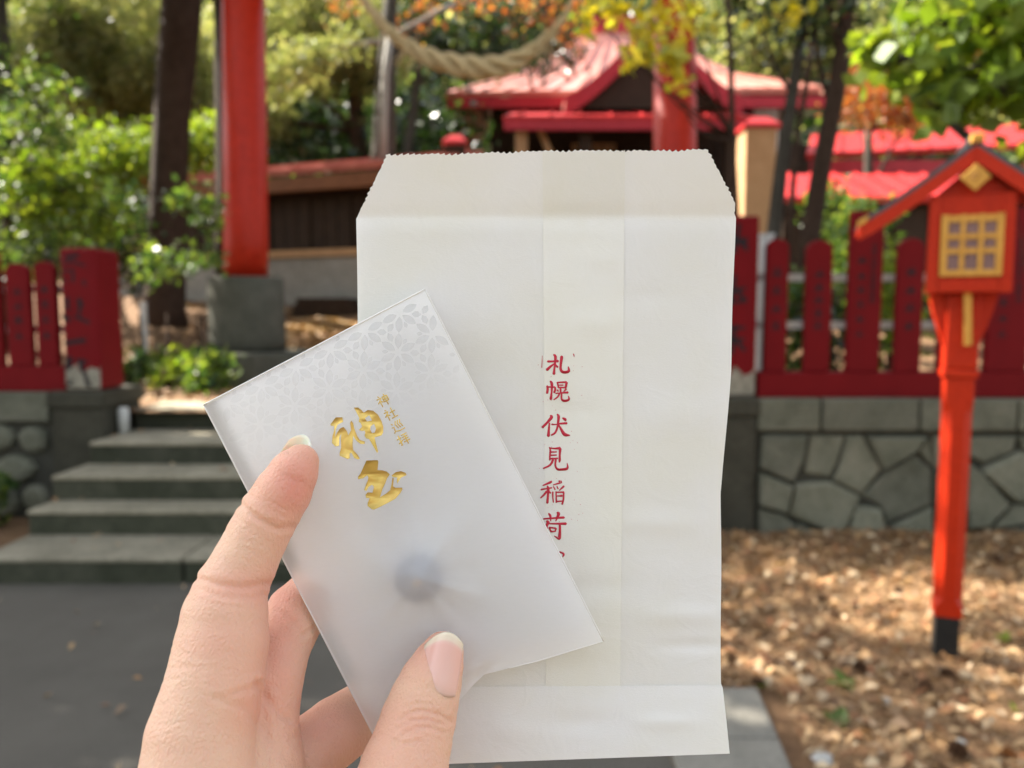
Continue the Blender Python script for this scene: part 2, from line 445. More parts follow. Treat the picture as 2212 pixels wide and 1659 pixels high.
for zz in (1.36, 1.65):
    mb = MB(); mb.box((-8.8, FY2 + .09, zz - .025), (-3.17, FY2 + .12, zz + .025)); mb.build('rail', M_rail, fl_)
post = MB(); pz = PY(160, 536, FY2).z
post.box((-3.175, YL + .02, .927), (-2.915, YL + .36, pz)); post = post.build('post', M_redpeel, fl_, bevel=.03)
mb = MB(); yp = YL + .02
for x0, y0, x1, y1, w in ((660,200,790,180,42),(700,235,860,285,26),(630,345,740,320,22),(740,340,740,450,30),(640,415,665,455,24),(840,430,860,480,32),(650,270,700,240,24),
    (680,610,680,685,44),(800,625,825,700,52),(640,790,700,840,52),(760,800,905,862,36),(800,700,812,785,30),(640,720,720,715,22),
    (660,1070,860,1038,48),(705,1215,690,1325,60),(820,1235,832,1330,52),(840,1350,905,1505,42),(690,1490,735,1440,34),(760,1240,890,1255,22)):
    if (x0, y0) in ((680, 610), (660, 1070)): mb.build('character', M_black, post); mb = MB()
    a = PY(x0 * .2134, 513.2 + y0 * .2134, yp); b = PY(x1 * .2134, 513.2 + y1 * .2134, yp)
    stroke(mb, a.x, a.z, b.x, b.z, w * .2134 / F * 5.55, yp)
mb.build('character', M_black, post)
for a, b, tp, kind in ((75,119,564,'round'),(12,63,568,'round'),(-80,-2,546,'flat'),(-150,-100,566,'round'),(-215,-165,566,'round')):
    x0, x1 = X_at(a, 650, FY2), X_at(b, 650, FY2); zt = PY((a+b)/2, tp, FY2).z
    o = board(x0, x1, 1.102, zt, FY2, .06, kind).build('slat', M_red, fl_, bevel=.006)
    text_col(o, (x0+x1)/2, np.linspace(zt - .2, 1.32, 4), .06, FY2)

# ------------------------------------------------------------------ torii gate
M_ver = surf('vermilion', (.33,.015,.004), (.41,.021,.006), 3., .46, .12, .004, spec=.2)
tor = empty('torii_gate', (-.55, 8.0, .75), 'red torii gate with grey cylindrical stone bases, standing behind the steps', 'gate')
TY = 8.0
for px, py in ((531, 590), (1459, 300)):
    cx = PY(px, 600, TY).x
    ln = .012 * (1 if px < 1000 else -1)
    p = MB().tube([(cx, TY, 1.845), (cx + ln, TY, 2.2), (cx + ln * 6, TY, 5.2)], [.222, .222, .205], 32).build('pillar', M_ver, tor, True)
    mb = MB(); mb.tube([(cx, TY, 1.10), (cx, TY, 1.2), (cx, TY, 1.83), (cx, TY, 1.85)], [.385, .385, .375, .36], 32); mb.build('stone_base', M_conc, tor, True)
    mb = MB()
    pl = [(cx + .68 * math.cos(2*math.pi*k/8 + .39), TY + .68 * math.sin(2*math.pi*k/8 + .39)) for k in range(8)]
    mb.add([(a, b, .70) for a, b in pl] + [(a*.96 + cx*.04, b*.96 + TY*.04, 1.095) for a, b in pl], [tuple(range(7, -1, -1)), tuple(range(8, 16))] + [(k, (k+1) % 8, 8 + (k+1) % 8, 8 + k) for k in range(8)])
    mb.build('plinth', M_conc, tor, bevel=.03)
mb = MB(); mb.box((-3.9, TY - .11, 4.75), (2.8, TY + .11, 5.1)); mb.build('tie_beam', M_ver, tor, bevel=.01)
pl = [(-4.6, 5.32), (-2.5, 5.21), (1.4, 5.21), (3.5, 5.32), (3.6, 5.72), (1.4, 5.52), (-2.5, 5.52), (-4.7, 5.72)]
MB().prism(pl, TY - .2, TY + .2).build('top_beam', M_ver, tor)

# ------------------------------------------------------------------ twisted straw rope under the tie beam
M_straw = surf('straw', (.36,.26,.12), (.60,.47,.27), 30., .85, .6, .01, fine=120.)
RY = 7.7
rp = [PY(x, y, RY) for x, y in ((735,-75),(782,-5),(832,58),(882,100),(935,126),(990,141),(1048,147),(1098,138),(1145,112),(1188,74),(1222,30),(1265,-70))]
rw = [.035, .04, .048, .06, .076, .09, .096, .085, .06, .04, .028, .025]
def spl(P_, n):
    out = []; q = [P_[0]] + list(P_) + [P_[-1]]
    for i in range(1, len(q) - 2):
        for k in range(n):
            s = k / n; a, b, c, d = q[i-1], q[i], q[i+1], q[i+2]
            out.append((b*2 + (c-a)*s + (a*2-b*5+c*4-d)*s*s + (b*3-a-c*3+d)*s**3) * .5)
    out.append(P_[-1]); return out
pc = spl(rp, 10); wc = [float(x[0]) for x in spl([Vector((w, 0, 0)) for w in rw], 10)]
rope = empty('straw_rope', rp[5], 'thick twisted straw rope sagging between the red gate pillars', 'rope')
dist = 0.
for s in range(3):
    pts = []; rr = []; ph = s * 2 * math.pi / 3
    for i, p in enumerate(pc):
        if i: ph += (pc[i] - pc[i-1]).length * 2 * math.pi / .62
        t_ = (pc[min(i+1, len(pc)-1)] - pc[max(i-1, 0)]).normalized(); a = Vector((0, 1, 0)); b = t_.cross(a)
        pts.append(p + (a * math.cos(ph) + b * math.sin(ph)) * wc[i] * .72); rr.append(wc[i] * .52)
    MB().tube(pts, rr, 8).build('strand', M_straw, rope, True)
mb = MB(); qr = random.Random(2)
for (x, y) in ((1165,95),(1185,78),(1150,105),(1100,135),(880,105),(1010,145),(930,125),(845,70),(910,115)):
    for k in range(7):
        a = PY(x, y, RY - .05); b = a + Vector((qr.uniform(-.16, .16), qr.uniform(-.08, .04), qr.uniform(-.18, -.04)))
        mb.tube([a, (a + b) / 2 + Vector((0, 0, .02)), b], [.007, .006, .003], 5)
tag(mb.build('loose_straw', M_straw, rope), kind='stuff')

# ------------------------------------------------------------------ shrine hall
M_roof = surf('red_roof_metal', (.40,.12,.095), (.58,.27,.21), 1.6, .30, .1, .01, spec=.6, c3=(.72,.43,.35))
M_roofred = surf('bright_red_roof', (.36,.016,.018), (.50,.035,.036), 3., .42, .2, .01, spec=.28)
M_barge = surf('red_bargeboard', (.30,.018,.03), (.40,.03,.04), 4., .45, .1)
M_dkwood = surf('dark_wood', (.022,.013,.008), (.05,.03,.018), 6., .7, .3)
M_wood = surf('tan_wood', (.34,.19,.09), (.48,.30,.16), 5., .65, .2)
M_white = surf('white_plaster', (.55,.54,.50), (.66,.65,.61), 5., .8, .1)
hall = empty('shrine_hall', (2.7, 18, 2.4), 'wooden shrine hall with sunlit red metal hip roof and front gable, behind the red gate', 'shrine')
def slab(pts, th, name, mat, parent, seams=0):
    """sloped roof slab: four corners (front-left, front-right, back-right, back-left)"""
    a = [Vector(p) for p in pts]; n = (a[1]-a[0]).cross(a[3]-a[0]).normalized()
    if n.z < 0: n = -n
    mb = MB(); mb.add([p - n*th for p in a] + a, [(0,3,2,1),(4,5,6,7),(0,1,5,4),(1,2,6,5),(2,3,7,6),(3,0,4,7)])
    o = mb.build(name, mat, parent)
    for k in range(seams):                      # standing seams
        s = (k + .5) / seams; p, q = a[0].lerp(a[1], s), a[3].lerp(a[2], s)
        mb = MB(); d_ = (a[1]-a[0]).normalized() * .015
        mb.add([p-d_, p+d_, q+d_, q-d_, p-d_+n*.035, p+d_+n*.035, q+d_+n*.035, q-d_+n*.035], [(0,3,2,1),(4,5,6,7),(0,1,5,4),(1,2,6,5),(2,3,7,6),(3,0,4,7)])
        if k == 0: first = mb.build('roof_seam', mat, o)
        else: mb.build('roof_seam', mat, o)
    return o
ez = 5.98
EL, ER = PY(962, 214, 16.).x, PY(1792, 165, 16.).x
for nm, a0, a1, y0, y1, z0, z1, ns in (('roof', 0, 1.5, 16, 17.8, ez, 6.85, 16), ('upper_roof', 1.5, 3.4, 17.8, 19.3, 6.85, 8.4, 12)):
    slab([(EL + a0, y0, z0), (ER - a0, y0, z0 + .1), (ER - a1, y1, z1 + .05), (EL + a1, y1, z1 + .05)], .12, nm, M_roof, hall, ns)
    slab([(EL + a0, y0, z0), (EL + a1, y1, z1 + .05), (EL + a1, y1 + .1, z1 + .05), (EL + a0, 38.6 - y0, z0)], .11, nm + '_side', M_roof, hall)
    slab([(ER - a0, y0, z0 + .1), (ER - a1, y1, z1 + .05), (ER - a1, y1 + .1, z1 + .05), (ER - a0, 38.6 - y0, z0)], .11, nm + '_side', M_roof, hall)
mb = MB(); mb.box((EL + .05, 15.97, ez - .32), (ER - .05, 16.09, ez - .10)); mb.build('eave_board', M_barge, hall)
mb = MB(); mb.box((EL + 3.3, 19.05, 8.2), (ER - 3.3, 19.5, 8.62)); mb.build('ridge', M_barge, hall, bevel=.04)
# front gable
gxc = PY(1412, 100, 15.4).x; gzp = PY(1412, 42, 15.4).z; gw = 1.72; gze = PY(1240, 216, 15.4).z
for s in (-1, 1):
    pr0 = []
    for k in range(9):
        f = k / 8; pr0.append((gxc + s * gw * f, gzp - (gzp - gze) * (1 - (1 - f) ** 1.35)))
    top = pr0; bot = [(x, z - .13) for x, z in reversed(pr0)]
    pl = top + bot; pl = ccw(pl)
    MB().prism(pl, 15.42, 18.8).build('gable_roof', M_roof, hall)
    pl = ccw([(x, z + .05) for x, z in top] + [(x, z - .30) for x, z in reversed(pr0)])
    MB().prism(pl, 15.30, 15.415).build('bargeboard', M_barge, hall)
mb = MB(); mb.prism(ccw([(gxc - gw*.8, gze - .1), (gxc + gw*.8, gze - .1), (gxc, gzp - .45)]), 15.6, 15.7); mb.build('gable_wall', M_dkwood, hall)
mb = MB(); mb.box((gxc - .16, 15.25, gzp - .1), (gxc + .16, 18.9, gzp + .18)); mb.build('gable_ridge', M_dkwood, hall, bevel=.03)
# porch roof
kx0, kx1 = PY(1086, 252, 14.5).x, PY(1632, 236, 14.5).x; kz = PY(1300, 250, 14.5).z
slab([(kx0, 14.5, kz), (kx1, 14.5, kz), (kx1 - .2, 15.9, kz + .42), (kx0 + .2, 15.9, kz + .42)], .12, 'porch_roof', M_roofred, hall, 8)
mb = MB(); mb.box((kx0 + .02, 14.47, kz - .26), (kx1 - .02, 14.56, kz - .09)); mb.build('porch_eave', M_barge, hall)
for x in (kx0 + .35, kx0 + 1.55, kx1 - 1.5, kx1 - .35):
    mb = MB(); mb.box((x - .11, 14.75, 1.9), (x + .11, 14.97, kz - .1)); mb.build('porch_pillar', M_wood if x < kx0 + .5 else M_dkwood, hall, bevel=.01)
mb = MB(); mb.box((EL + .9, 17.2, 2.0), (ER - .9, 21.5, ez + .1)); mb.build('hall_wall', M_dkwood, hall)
for k in range(6):
    x = EL + 1.5 + k * 1.15
    mb = MB(); mb.box((x, 17.12, 3.1), (x + .95, 17.19, 5.2)); w_ = mb.build('lattice_door', M_wood if k % 3 == 1 else M_dkwood, hall)
    for q in range(5):
        mb = MB(); mb.box((x + .08 + q * .19, 17.07, 3.15), (x + .12 + q * .19, 17.115, 5.15)); mb.build('lattice_bar', M_dkwood, w_)
a, b = PY(1158, 262, 14.9), PY(1190, 335, 14.9)
mb = MB(); mb.tube([a, b], .07, 6); mb.build('bracket', M_wood, hall)
mb = MB(); mb.box((EL + .5, 16.3, 2.0), (ER - .5, 17.6, 2.9)); mb.build('veranda', M_dkwood, hall)
p0, p1 = PY(1640, 225, 16.6), PY(1690, 345, 16.6)
mb = MB(); mb.box((p0.x, 16.9, p1.z - 1.5), (p1.x, 17.0, p0.z)); mb.build('plaster_panel', M_white, hall)

# posts with red caps
def capped(px0, px1, pt, pb, Y, lab, mat):
    a, b = PY(px0, pt, Y), PY(px1, pb, Y); o = empty('capped_post', ((a.x + b.x) / 2, Y, terr(0, Y)), lab, 'post')
    w = (b.x - a.x) / 2; cx = (a.x + b.x) / 2
    mb = MB(); mb.box((cx - w, Y - w, terr(0, Y) - .1), (cx + w, Y + w, a.z)); mb.build('shaft', mat, o, bevel=.01)
    mb = MB(); mb.add([(cx - w*1.2, Y - w*1.2, a.z), (cx + w*1.2, Y - w*1.2, a.z), (cx + w*1.2, Y + w*1.2, a.z), (cx - w*1.2, Y + w*1.2, a.z), (cx - w*1.2, Y - w*1.2, a.z + .05), (cx + w*1.2, Y - w*1.2, a.z + .05), (cx + w*1.2, Y + w*1.2, a.z + .05), (cx - w*1.2, Y + w*1.2, a.z + .05), (cx - w*.5, Y - w*.5, a.z + .16), (cx + w*.5, Y - w*.5, a.z + .16), (cx + w*.5, Y + w*.5, a.z + .16), (cx - w*.5, Y + w*.5, a.z + .16)],
        [(0,3,2,1),(0,1,5,4),(1,2,6,5),(2,3,7,6),(3,0,4,7),(4,5,9,8),(5,6,10,9),(6,7,11,10),(7,4,8,11),(8,9,10,11)])
    mb.build('cap', M_roofred, o)
capped(1602, 1662, 284, 470, 10.5, 'tan wooden post with a red cap, just right of the paper bag top', M_wood)
capped(962, 1006, 316, 420, 12.5, 'small dark post with a red cap, peeping over the paper bag top at left', M_dkwood)

# ------------------------------------------------------------------ low sheds
shed = empty('shed', (-4.8, 12.8, 1.7), 'long low shed with red roof edge and dark plank wall, behind the left gate pillar', 'shed')
A, B = Vector((-7.5, 13.7, 0)), Vector((-1.2, 11.35, 0)); dr = (B - A).normalized(); nr = Vector((dr.y, -dr.x, 0)); nr = nr if nr.y < 0 else -nr
Ls = (B - A).length
def sbox(s0, s1, n0, n1, z0, z1):
    """box along the shed's front: s along, n outwards"""
    q = [A + dr*s0 + nr*n1, A + dr*s1 + nr*n1, A + dr*s1 + nr*n0, A + dr*s0 + nr*n0]
    return MB().add([v + Vector((0,0,z0)) for v in q] + [v + Vector((0,0,z1)) for v in q], [(0,3,2,1),(4,5,6,7),(0,1,5,4),(1,2,6,5),(2,3,7,6),(3,0,4,7)])
f0, f1 = A + nr*.55 + Vector((0,0,3.62)), B + nr*.55 + Vector((0,0,3.62))
slab([f0, f1, f1 - nr*2.6 + Vector((0,0,.62)), f0 - nr*2.6 + Vector((0,0,.62))], .09, 'roof', surf('faded_red_roof', (.34,.07,.055), (.48,.17,.13), 3., .4, .1), shed, 12)
sbox(0, Ls, .40, .52, 3.30, 3.50).build('fascia', surf('brown_fascia', (.14,.055,.025), (.22,.09,.04), 5., .7, .2), shed)
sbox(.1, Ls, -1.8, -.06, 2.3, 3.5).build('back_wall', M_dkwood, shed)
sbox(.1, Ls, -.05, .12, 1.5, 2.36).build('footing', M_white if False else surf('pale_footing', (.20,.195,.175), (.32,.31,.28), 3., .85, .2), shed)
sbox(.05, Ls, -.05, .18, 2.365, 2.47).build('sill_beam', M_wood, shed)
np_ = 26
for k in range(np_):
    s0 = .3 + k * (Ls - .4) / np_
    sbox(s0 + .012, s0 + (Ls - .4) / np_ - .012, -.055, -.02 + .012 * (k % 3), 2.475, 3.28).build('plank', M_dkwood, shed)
for s in (1.75, 3.35, Ls - .2): sbox(s, s + .16, -.02, .16, 2.475, 3.29).build('post', M_wood, shed)
for s in (.15, .62, 1.09): sbox(s, s + .42, -.02, .02, 2.48, 3.28).build('wood_panel', M_wood, shed)

r1 = empty('shed', (5.2, 11.6, 1.6), 'low shed with a bright sunlit red roof, just behind the orange lantern', 'shed')
x0, x1 = PY(1686, 425, 10.6).x, PY(2330, 425, 10.6).x; z0 = PY(1900, 426, 10.6).z; z1 = PY(1900, 376, 11.8).z
slab([(x0, 10.6, z0), (x1, 10.6, z0), (x1, 11.8, z1), (x0, 11.8, z1)], .08, 'roof', M_roofred, r1, 12)
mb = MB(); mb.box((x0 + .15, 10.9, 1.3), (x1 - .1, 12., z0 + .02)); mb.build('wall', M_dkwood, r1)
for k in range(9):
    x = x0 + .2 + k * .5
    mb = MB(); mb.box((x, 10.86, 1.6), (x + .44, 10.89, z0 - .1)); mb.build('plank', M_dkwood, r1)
r2 = empty('long_building', (6.5, 15.5, 2.2), 'long building with a red roof and dark red eave, above and behind the lantern', 'building')
x0, x1 = PY(1742, 330, 14.).x, PY(2420, 330, 14.).x; z0 = PY(1900, 332, 14.).z; z1 = PY(1900, 291, 15.1).z
slab([(x0, 14., z0), (x1, 14., z0 + .25), (x1, 15.1, z1 + .25), (x0 + .5, 15.1, z1)], .10, 'roof', M_roofred, r2, 14)
mb = MB(); mb.box((x0 + .1, 13.98, z0 - .34), (x1, 14.1, z0 - .11)); mb.build('eave', M_barge, r2)
mb = MB(); mb.box((x0 + .3, 14.6, 1.9), (x1 - .2, 17, z0)); mb.build('wall', M_dkwood, r2)
for k in range(5):
    x = x0 + .8 + k * 1.2
    mb = MB(); mb.box((x, 14.52, z0 - 1.25), (x + .8, 14.59, z0 - .45)); w_ = mb.build('window', M_white, r2)
    mb = MB(); mb.box((x + .06, 14.49, z0 - 1.2), (x + .74, 14.515, z0 - .5)); mb.build('pane', M_dkwood, w_)
wp = empty('white_post', (PY(1650, 600, 5.7).x, 5.7, .75), 'plain white post behind the red fence, right beside the paper bag', 'post')
a, b = PY(1641, 512, 5.7), PY(1662, 700, 5.7)
mb = MB(); mb.box((a.x, 5.66, .70), (b.x, 5.72, a.z)); mb.build('shaft', M_rail, wp, bevel=.006)
mb = MB(); mb.box((a.x - .008, 5.652, a.z + .001), (b.x + .008, 5.728, a.z + .02)); mb.build('cap', M_rail, wp)
a = PY(266, 880, 5.60); b = PY(266, 932, 5.60)
o = MB().tube([(a.x, 5.6, .60), (a.x, 5.6, a.z - .02), (a.x, 5.6, a.z)], [.038, .038, .03], 12).build('white_stub', M_rail, None, True)
tag(o, 'short white stub of pipe on the steps beside the left concrete pier', 'pipe')
a = PY(309, 652, 8.4)
mb = MB(); mb.box((a.x - .03, 8.38, .7), (a.x + .03, 8.42, a.z)); tag(mb.build('white_stake', M_rail, None, bevel=.004), 'thin white stake in the ground beside the dark pine trunk', 'stake')

# ------------------------------------------------------------------ lantern on a post
M_or = surf('orange_red_paint', (.37,.016,.002), (.46,.024,.003), 5., .48, .15, .003, spec=.2, fine=60.)
M_foot = surf('black_paint', (.012,.012,.012), (.025,.024,.022), 12., .5, .1)
M_gold2 = surf('ochre_wood', (.48,.23,.04), (.60,.32,.065), 12., .55, .1)
M_pane = surf('paper_pane', (.20,.12,.11), (.27,.17,.155), 8., .8, .05)
M_blackroof = surf('black_roof_sheet', (.03,.03,.034), (.055,.055,.06), 6., .32, .08, spec=.6)
LX, LY = 1.85, 3.18
lan = empty('lantern_post', (LX, LY, 0), 'orange red wooden lantern on a tall post with black foot, beside the stone wall', 'lantern')
def cbox(w, d, z0, z1, name, mat, bevel=.005, parent=None, cx=0., cy=0.):
    return MB().box((LX + cx - w/2, LY + cy - d/2, z0), (LX + cx + w/2, LY + cy + d/2, z1)).build(name, mat, parent or lan, bevel=bevel)
cbox(.094, .094, -.05, .19, 'foot', M_foot)
mb = MB(); hs_ = .053
def sq(z, c):
    return [(LX + sx * (hs_ if a else hs_ - c), LY + sy * (hs_ - c if a else hs_), z) for sx, sy, a in ((1,-1,0),(1,-1,1),(1,1,1),(1,1,0),(-1,1,0),(-1,1,1),(-1,-1,1),(-1,-1,0))]
lv = [sq(.192, .004), sq(.23, .004), sq(.27, .03), sq(1.06, .03), sq(1.11, .004), sq(1.198, .004)]
mb.add([v for q in lv for v in q], [tuple(range(7, -1, -1)), tuple(range(40, 48))] + [(r * 8 + k, r * 8 + (k + 1) % 8, r * 8 + 8 + (k + 1) % 8, r * 8 + 8 + k) for r in range(5) for k in range(8)])
mb.build('post', M_or, lan)
cbox(.13, .13, 1.20, 1.236, 'collar', M_or, .006)
cbox(.12, .12, 1.238, 1.545, 'upper_post', M_or, .007)
bx, bz0, bz1 = .25, 1.548, 1.93
body = cbox(bx, bx, bz0, bz1, 'light_box', M_or, .006)
fy = LY - bx/2
for s in (-1, 1):
    MB().box((LX + s*(bx/2 + .003) - .02, fy - .009, bz0 - .004), (LX + s*(bx/2 + .003) + .02, fy + .031, bz1)).build('corner_strip', M_or, body, bevel=.003)
MB().box((LX - bx/2 + .019, fy - .008, bz0 - .002), (LX + bx/2 - .019, fy + .02, bz0 + .05)).build('bottom_rail', M_or, body, bevel=.003)
for s in (-1, 1):
    pl = ccw([(LX + s*.062, 1.546), (LX + s*.122, 1.546), (LX + s*.106, 1.47), (LX + s*.062, 1.33)])
    MB().prism(pl, LY - .035, LY + .035).build('bracket', M_or, lan)
    if s < 0: continue
    pl = [(LY + s*.073, 1.546), (LY + s*.135, 1.546), (LY + s*.118, 1.47), (LY + s*.073, 1.33)]
    n = 4; vs_ = [(LX - .035, y, z) for y, z in pl] + [(LX + .035, y, z) for y, z in pl]
    MB().add(vs_, [(0,1,2,3), (7,6,5,4)] + [(k, k+4, (k+1) % 4 + 4, (k+1) % 4) for k in range(4)]).build('bracket', M_or, lan)
ww0, ww1, wz0, wz1 = LX - .092, LX + .098, 1.622, 1.838
win = MB().box((ww0, fy - .004, wz0), (ww1, fy - .0005, wz1)).build('window', M_pane, lan)
for k in range(4):
    x = ww0 + (ww1 - ww0) * k / 3; w = .012 if k in (0, 3) else .008
    MB().box((x - w, fy - .016, wz0 - .012), (x + w, fy - .0045, wz1 + .012)).build('lattice_bar', M_gold2, win)
for z, h in ((wz0, .012), (wz0 + .086, .010), (wz0 + .143, .010), (wz1 - .004, .013)):
    MB().box((ww0 - .004, fy - .0125, z - h), (ww1 + .004, fy - .0050, z + h)).build('lattice_bar', M_gold2, win)
MB().box((LX - .004, fy + .020, 1.335), (LX + .022, fy + .036, 1.547), Matrix.Translation((LX, 0, 1.44)) @ Matrix.Rotation(R(-3), 4, 'Y') @ Matrix.Translation((-LX, 0, -1.44))).build('wood_strip', M_gold2, lan)
prof = [(0, 2.105), (.09, 2.036), (.18, 1.967), (.268, 1.903), (.355, 1.846), (.404, 1.818)]
RF, RB = LY - .155, LY + .155
roof = empty('roof', (0, 0, 0)); roof.parent = lan; roof.location = (0, 0, 1.8)
for s in (-1, 1):
    top = [(LX + s*a, z) for a, z in prof]
    MB().prism(ccw(top + [(x, z - .024) for x, z in reversed(top)]), RF + .012, RB - .012).build('roof_board', M_or, roof)
    MB().prism(ccw([(x, z + .026) for x, z in top] + [(x, z + .002) for x, z in reversed(top)]), RF - .006, RB + .006).build('roof_sheet', M_blackroof, roof)
    MB().prism(ccw(top + [(x - s*.004, z - .058) for x, z in reversed(top)]), RF - .012, RF + .010).build('bargeboard', M_or, roof)
    MB().prism(ccw([(LX + s*.368, 1.860), (LX + s*.409, 1.838), (LX + s*.413, 1.812), (LX + s*.378, 1.832)]), RF - .018, RF - .007).build('edge_cap', M_gold2, roof)
MB().prism(ccw([(LX - bx/2, bz1 + .001), (LX + bx/2, bz1 + .001), (LX, 2.05)]), LY - .11, LY + .11).build('gable', M_or, lan)
MB().box((LX - .024, RF + .02, 2.120), (LX + .024, RB + .02, 2.152)).build('ridge_cap', M_blackroof, roof, bevel=.006)
MB().box((LX - .022, RF - .03, 2.116), (LX + .022, RF + .017, 2.15)).build('ridge_end', M_gold2, roof, bevel=.006)
em = MB().prism(ccw([(LX - .052, 1.985), (LX, 1.933), (LX + .052, 1.985), (LX, 2.037)]), RF - .022, RF - .0125).build('emblem', M_gold2, lan, bevel=.003)
mb = MB(); mb.tube([(LX + .012*math.cos(a), RF - .0235, 1.988 + .012*math.sin(a)) for a in np.linspace(0, 2*math.pi*.85, 12)], .0022, 5); mb.build('emblem_ring', surf('dark_ochre', (.20,.09,.03), (.26,.12,.04), 9., .6, .1), em)

lan.rotation_euler = (0, 0, R(-22))
# ================================================================== VEGETATION
L_dark = leafmat('dark_leaf', [(.010,.024,.008),(.016,.040,.011),(.028,.06,.016),(.04,.07,.024)], .30, .25)
L_mid = leafmat('mid_leaf', [(.030,.07,.016),(.055,.11,.022),(.10,.16,.03),(.15,.20,.04)], .5, .45)
L_lime = leafmat('lime_leaf', [(.12,.20,.015),(.17,.24,.02),(.21,.26,.03),(.09,.15,.02)], .5, .52)
L_pine = leafmat('pine_needle', [(.13,.17,.065),(.20,.235,.10),(.28,.30,.15),(.35,.34,.20),(.04,.06,.025),(.07,.10,.03)], .6, .4)
L_orange = leafmat('orange_leaf', [(.30,.075,.02),(.36,.12,.025),(.22,.06,.03),(.30,.17,.05)], .45, .5)
L_yellow = leafmat('yellow_leaf', [(.50,.42,.02),(.55,.46,.03),(.40,.38,.04),(.30,.33,.06)], .5, .4)
L_litter = leafmat('litter_leaf', [(.22,.09,.035),(.38,.21,.085),(.50,.33,.17),(.26,.12,.05),(.64,.50,.32),(.09,.04,.02),(.46,.30,.15)], .1, .7)
L_needle = leafmat('needle_litter', [(.34,.17,.07),(.46,.27,.12),(.52,.34,.17),(.36,.19,.08),(.58,.43,.26)], .05, .6)
M_bark = surf('pine_bark', (.024,.014,.009), (.06,.036,.024), 9., .9, .9, .03, c3=(.075,.048,.034))
M_bark2 = surf('grey_bark', (.028,.025,.019), (.075,.065,.052), 8., .9, .7, .02)
M_pale = surf('pale_bark', (.22,.20,.17), (.42,.40,.36), 10., .85, .5, .01)
vr = np.random.default_rng(77)
# (x, y, height, crown blobs: x, y, z, radii, clumps, label)
SHADE = [(-6.9, 4.4, 0., 9., ((-6.,3.6,3.7,.6,1.,1.,50),(-6.,4.9,3.8,.6,1.,1.,50),(-6.,5.6,4.4,.6,.9,1.,46),(-6.,5.2,5.6,.6,1.,.9,46),(-6.,6.3,5.3,.6,.9,.9,46),(-6.,5.7,7.0,.5,.55,.45,30),(-6.2,6.0,8.6,.4,.35,.35,12),(-6.2,7.0,8.1,.4,.3,.35,12),(-6.2,7.7,9.3,.4,.3,.4,12)), 'low crowned shade tree out of view beyond the left picture edge'),
         (-8.0, 7.4, 0., 13., ((-6.,7.1,5.9,.6,.9,.9,50),(-6.,8.2,6.7,.6,.9,.8,46),(-6.,9.3,7.6,.5,.5,.7,36),(-6.,7.2,6.6,.5,.6,.4,20),(-7.2,6.4,4.0,.9,.8,.9,40),(-7.2,7.2,5.2,.9,.8,.9,40),(-7.2,6.3,5.7,.9,.8,.8,34),(-6.,9.1,9.0,.6,.5,.8,34),(-6.,9.5,9.9,.6,.6,.9,46),(-6.,10.3,11.2,.6,.6,.9,46),(-6.,10.4,12.6,.6,.7,.8,46),(-6.4,9.9,6.9,1.,.6,1.,44),(-6.2,9.6,5.9,.7,.5,.7,30),(-6.2,9.8,8.1,.6,.5,.6,26)), 'tallest shade tree out of view beyond the left fence end'),
         (-6.9, 1.9, 0., 9.5, ((-6.,3.2,7.6,.6,1.,.9,64),(-6.2,2.6,6.8,.6,.9,.9,54),(-6.4,3.4,8.6,.6,.7,.6,40)), 'shade tree out of view to the left, nearest the camera'),
         (-3.6, 9.9, 1.1, 13., ((-2.2,7.2,8.4,2.0,1.5,.7,60),(.4,7.6,8.9,2.2,1.5,.7,70),(2.2,6.2,9.4,1.8,1.5,.7,50)), 'high spreading shade tree added out of view, trunk behind the left red gate pillar'),
         (7.2, 4.4, 0., 9.5, ((5.6,3.4,5.8,1.8,1.6,1.0,80),(5.4,5.6,6.2,1.8,1.5,1.,80),(7.0,2.2,6.6,1.8,1.6,1.,70),(4.2,4.6,7.6,1.7,1.6,.8,70),(7.6,6.4,7.2,1.8,1.6,.6,70)), 'shade tree out of view beyond the right picture edge')]
def leaf_quads(P_, size, nb=None, asp=1.9, jit=.35):
    """folded leaf quads at points P_ (n,3); returns verts, quads"""
    n = len(P_)
    d = vr.normal(size=(n, 3)); d /= np.linalg.norm(d, axis=1, keepdims=True)
    w = vr.normal(size=(n, 3))
    if nb is not None: w = w * .6 + np.array(nb)
    w = np.cross(d, w); w /= np.linalg.norm(w, axis=1, keepdims=True) + 1e-9
    s = size * (1 + jit * vr.uniform(-1, 1, size=(n, 1)))
    a = P_ - d * s * .5; b = P_ + w * s * .5 / asp * 1.0; c = P_ + d * s * .5; e = P_ - w * s * .5 / asp
    V = np.stack([a, b, c, e], 1).reshape(-1, 3)
    return V, np.arange(4 * n).reshape(n, 4)
def needle_tufts(P_, length, k=7, width=.010):
    n = len(P_)
    ax_ = vr.normal(size=(n, 3)); ax_[:, 2] += .6; ax_ /= np.linalg.norm(ax_, axis=1, keepdims=True)
    d = ax_[:, None, :] * .7 + vr.normal(size=(n, k, 3)) * .6; d /= np.linalg.norm(d, axis=2, keepdims=True)
    w = np.cross(d, vr.normal(size=(n, k, 3))); w /= np.linalg.norm(w, axis=2, keepdims=True)
    P2 = np.repeat(P_[:, None, :], k, 1); L = length * vr.uniform(.7, 1.2, size=(n, k, 1))
    tip = P2 + d * L; mid = P2 + d * L * .5
    V = np.stack([P2, mid + w * width, tip, mid - w * width], 2).reshape(-1, 3)
    return V, np.arange(len(V)).reshape(-1, 4)
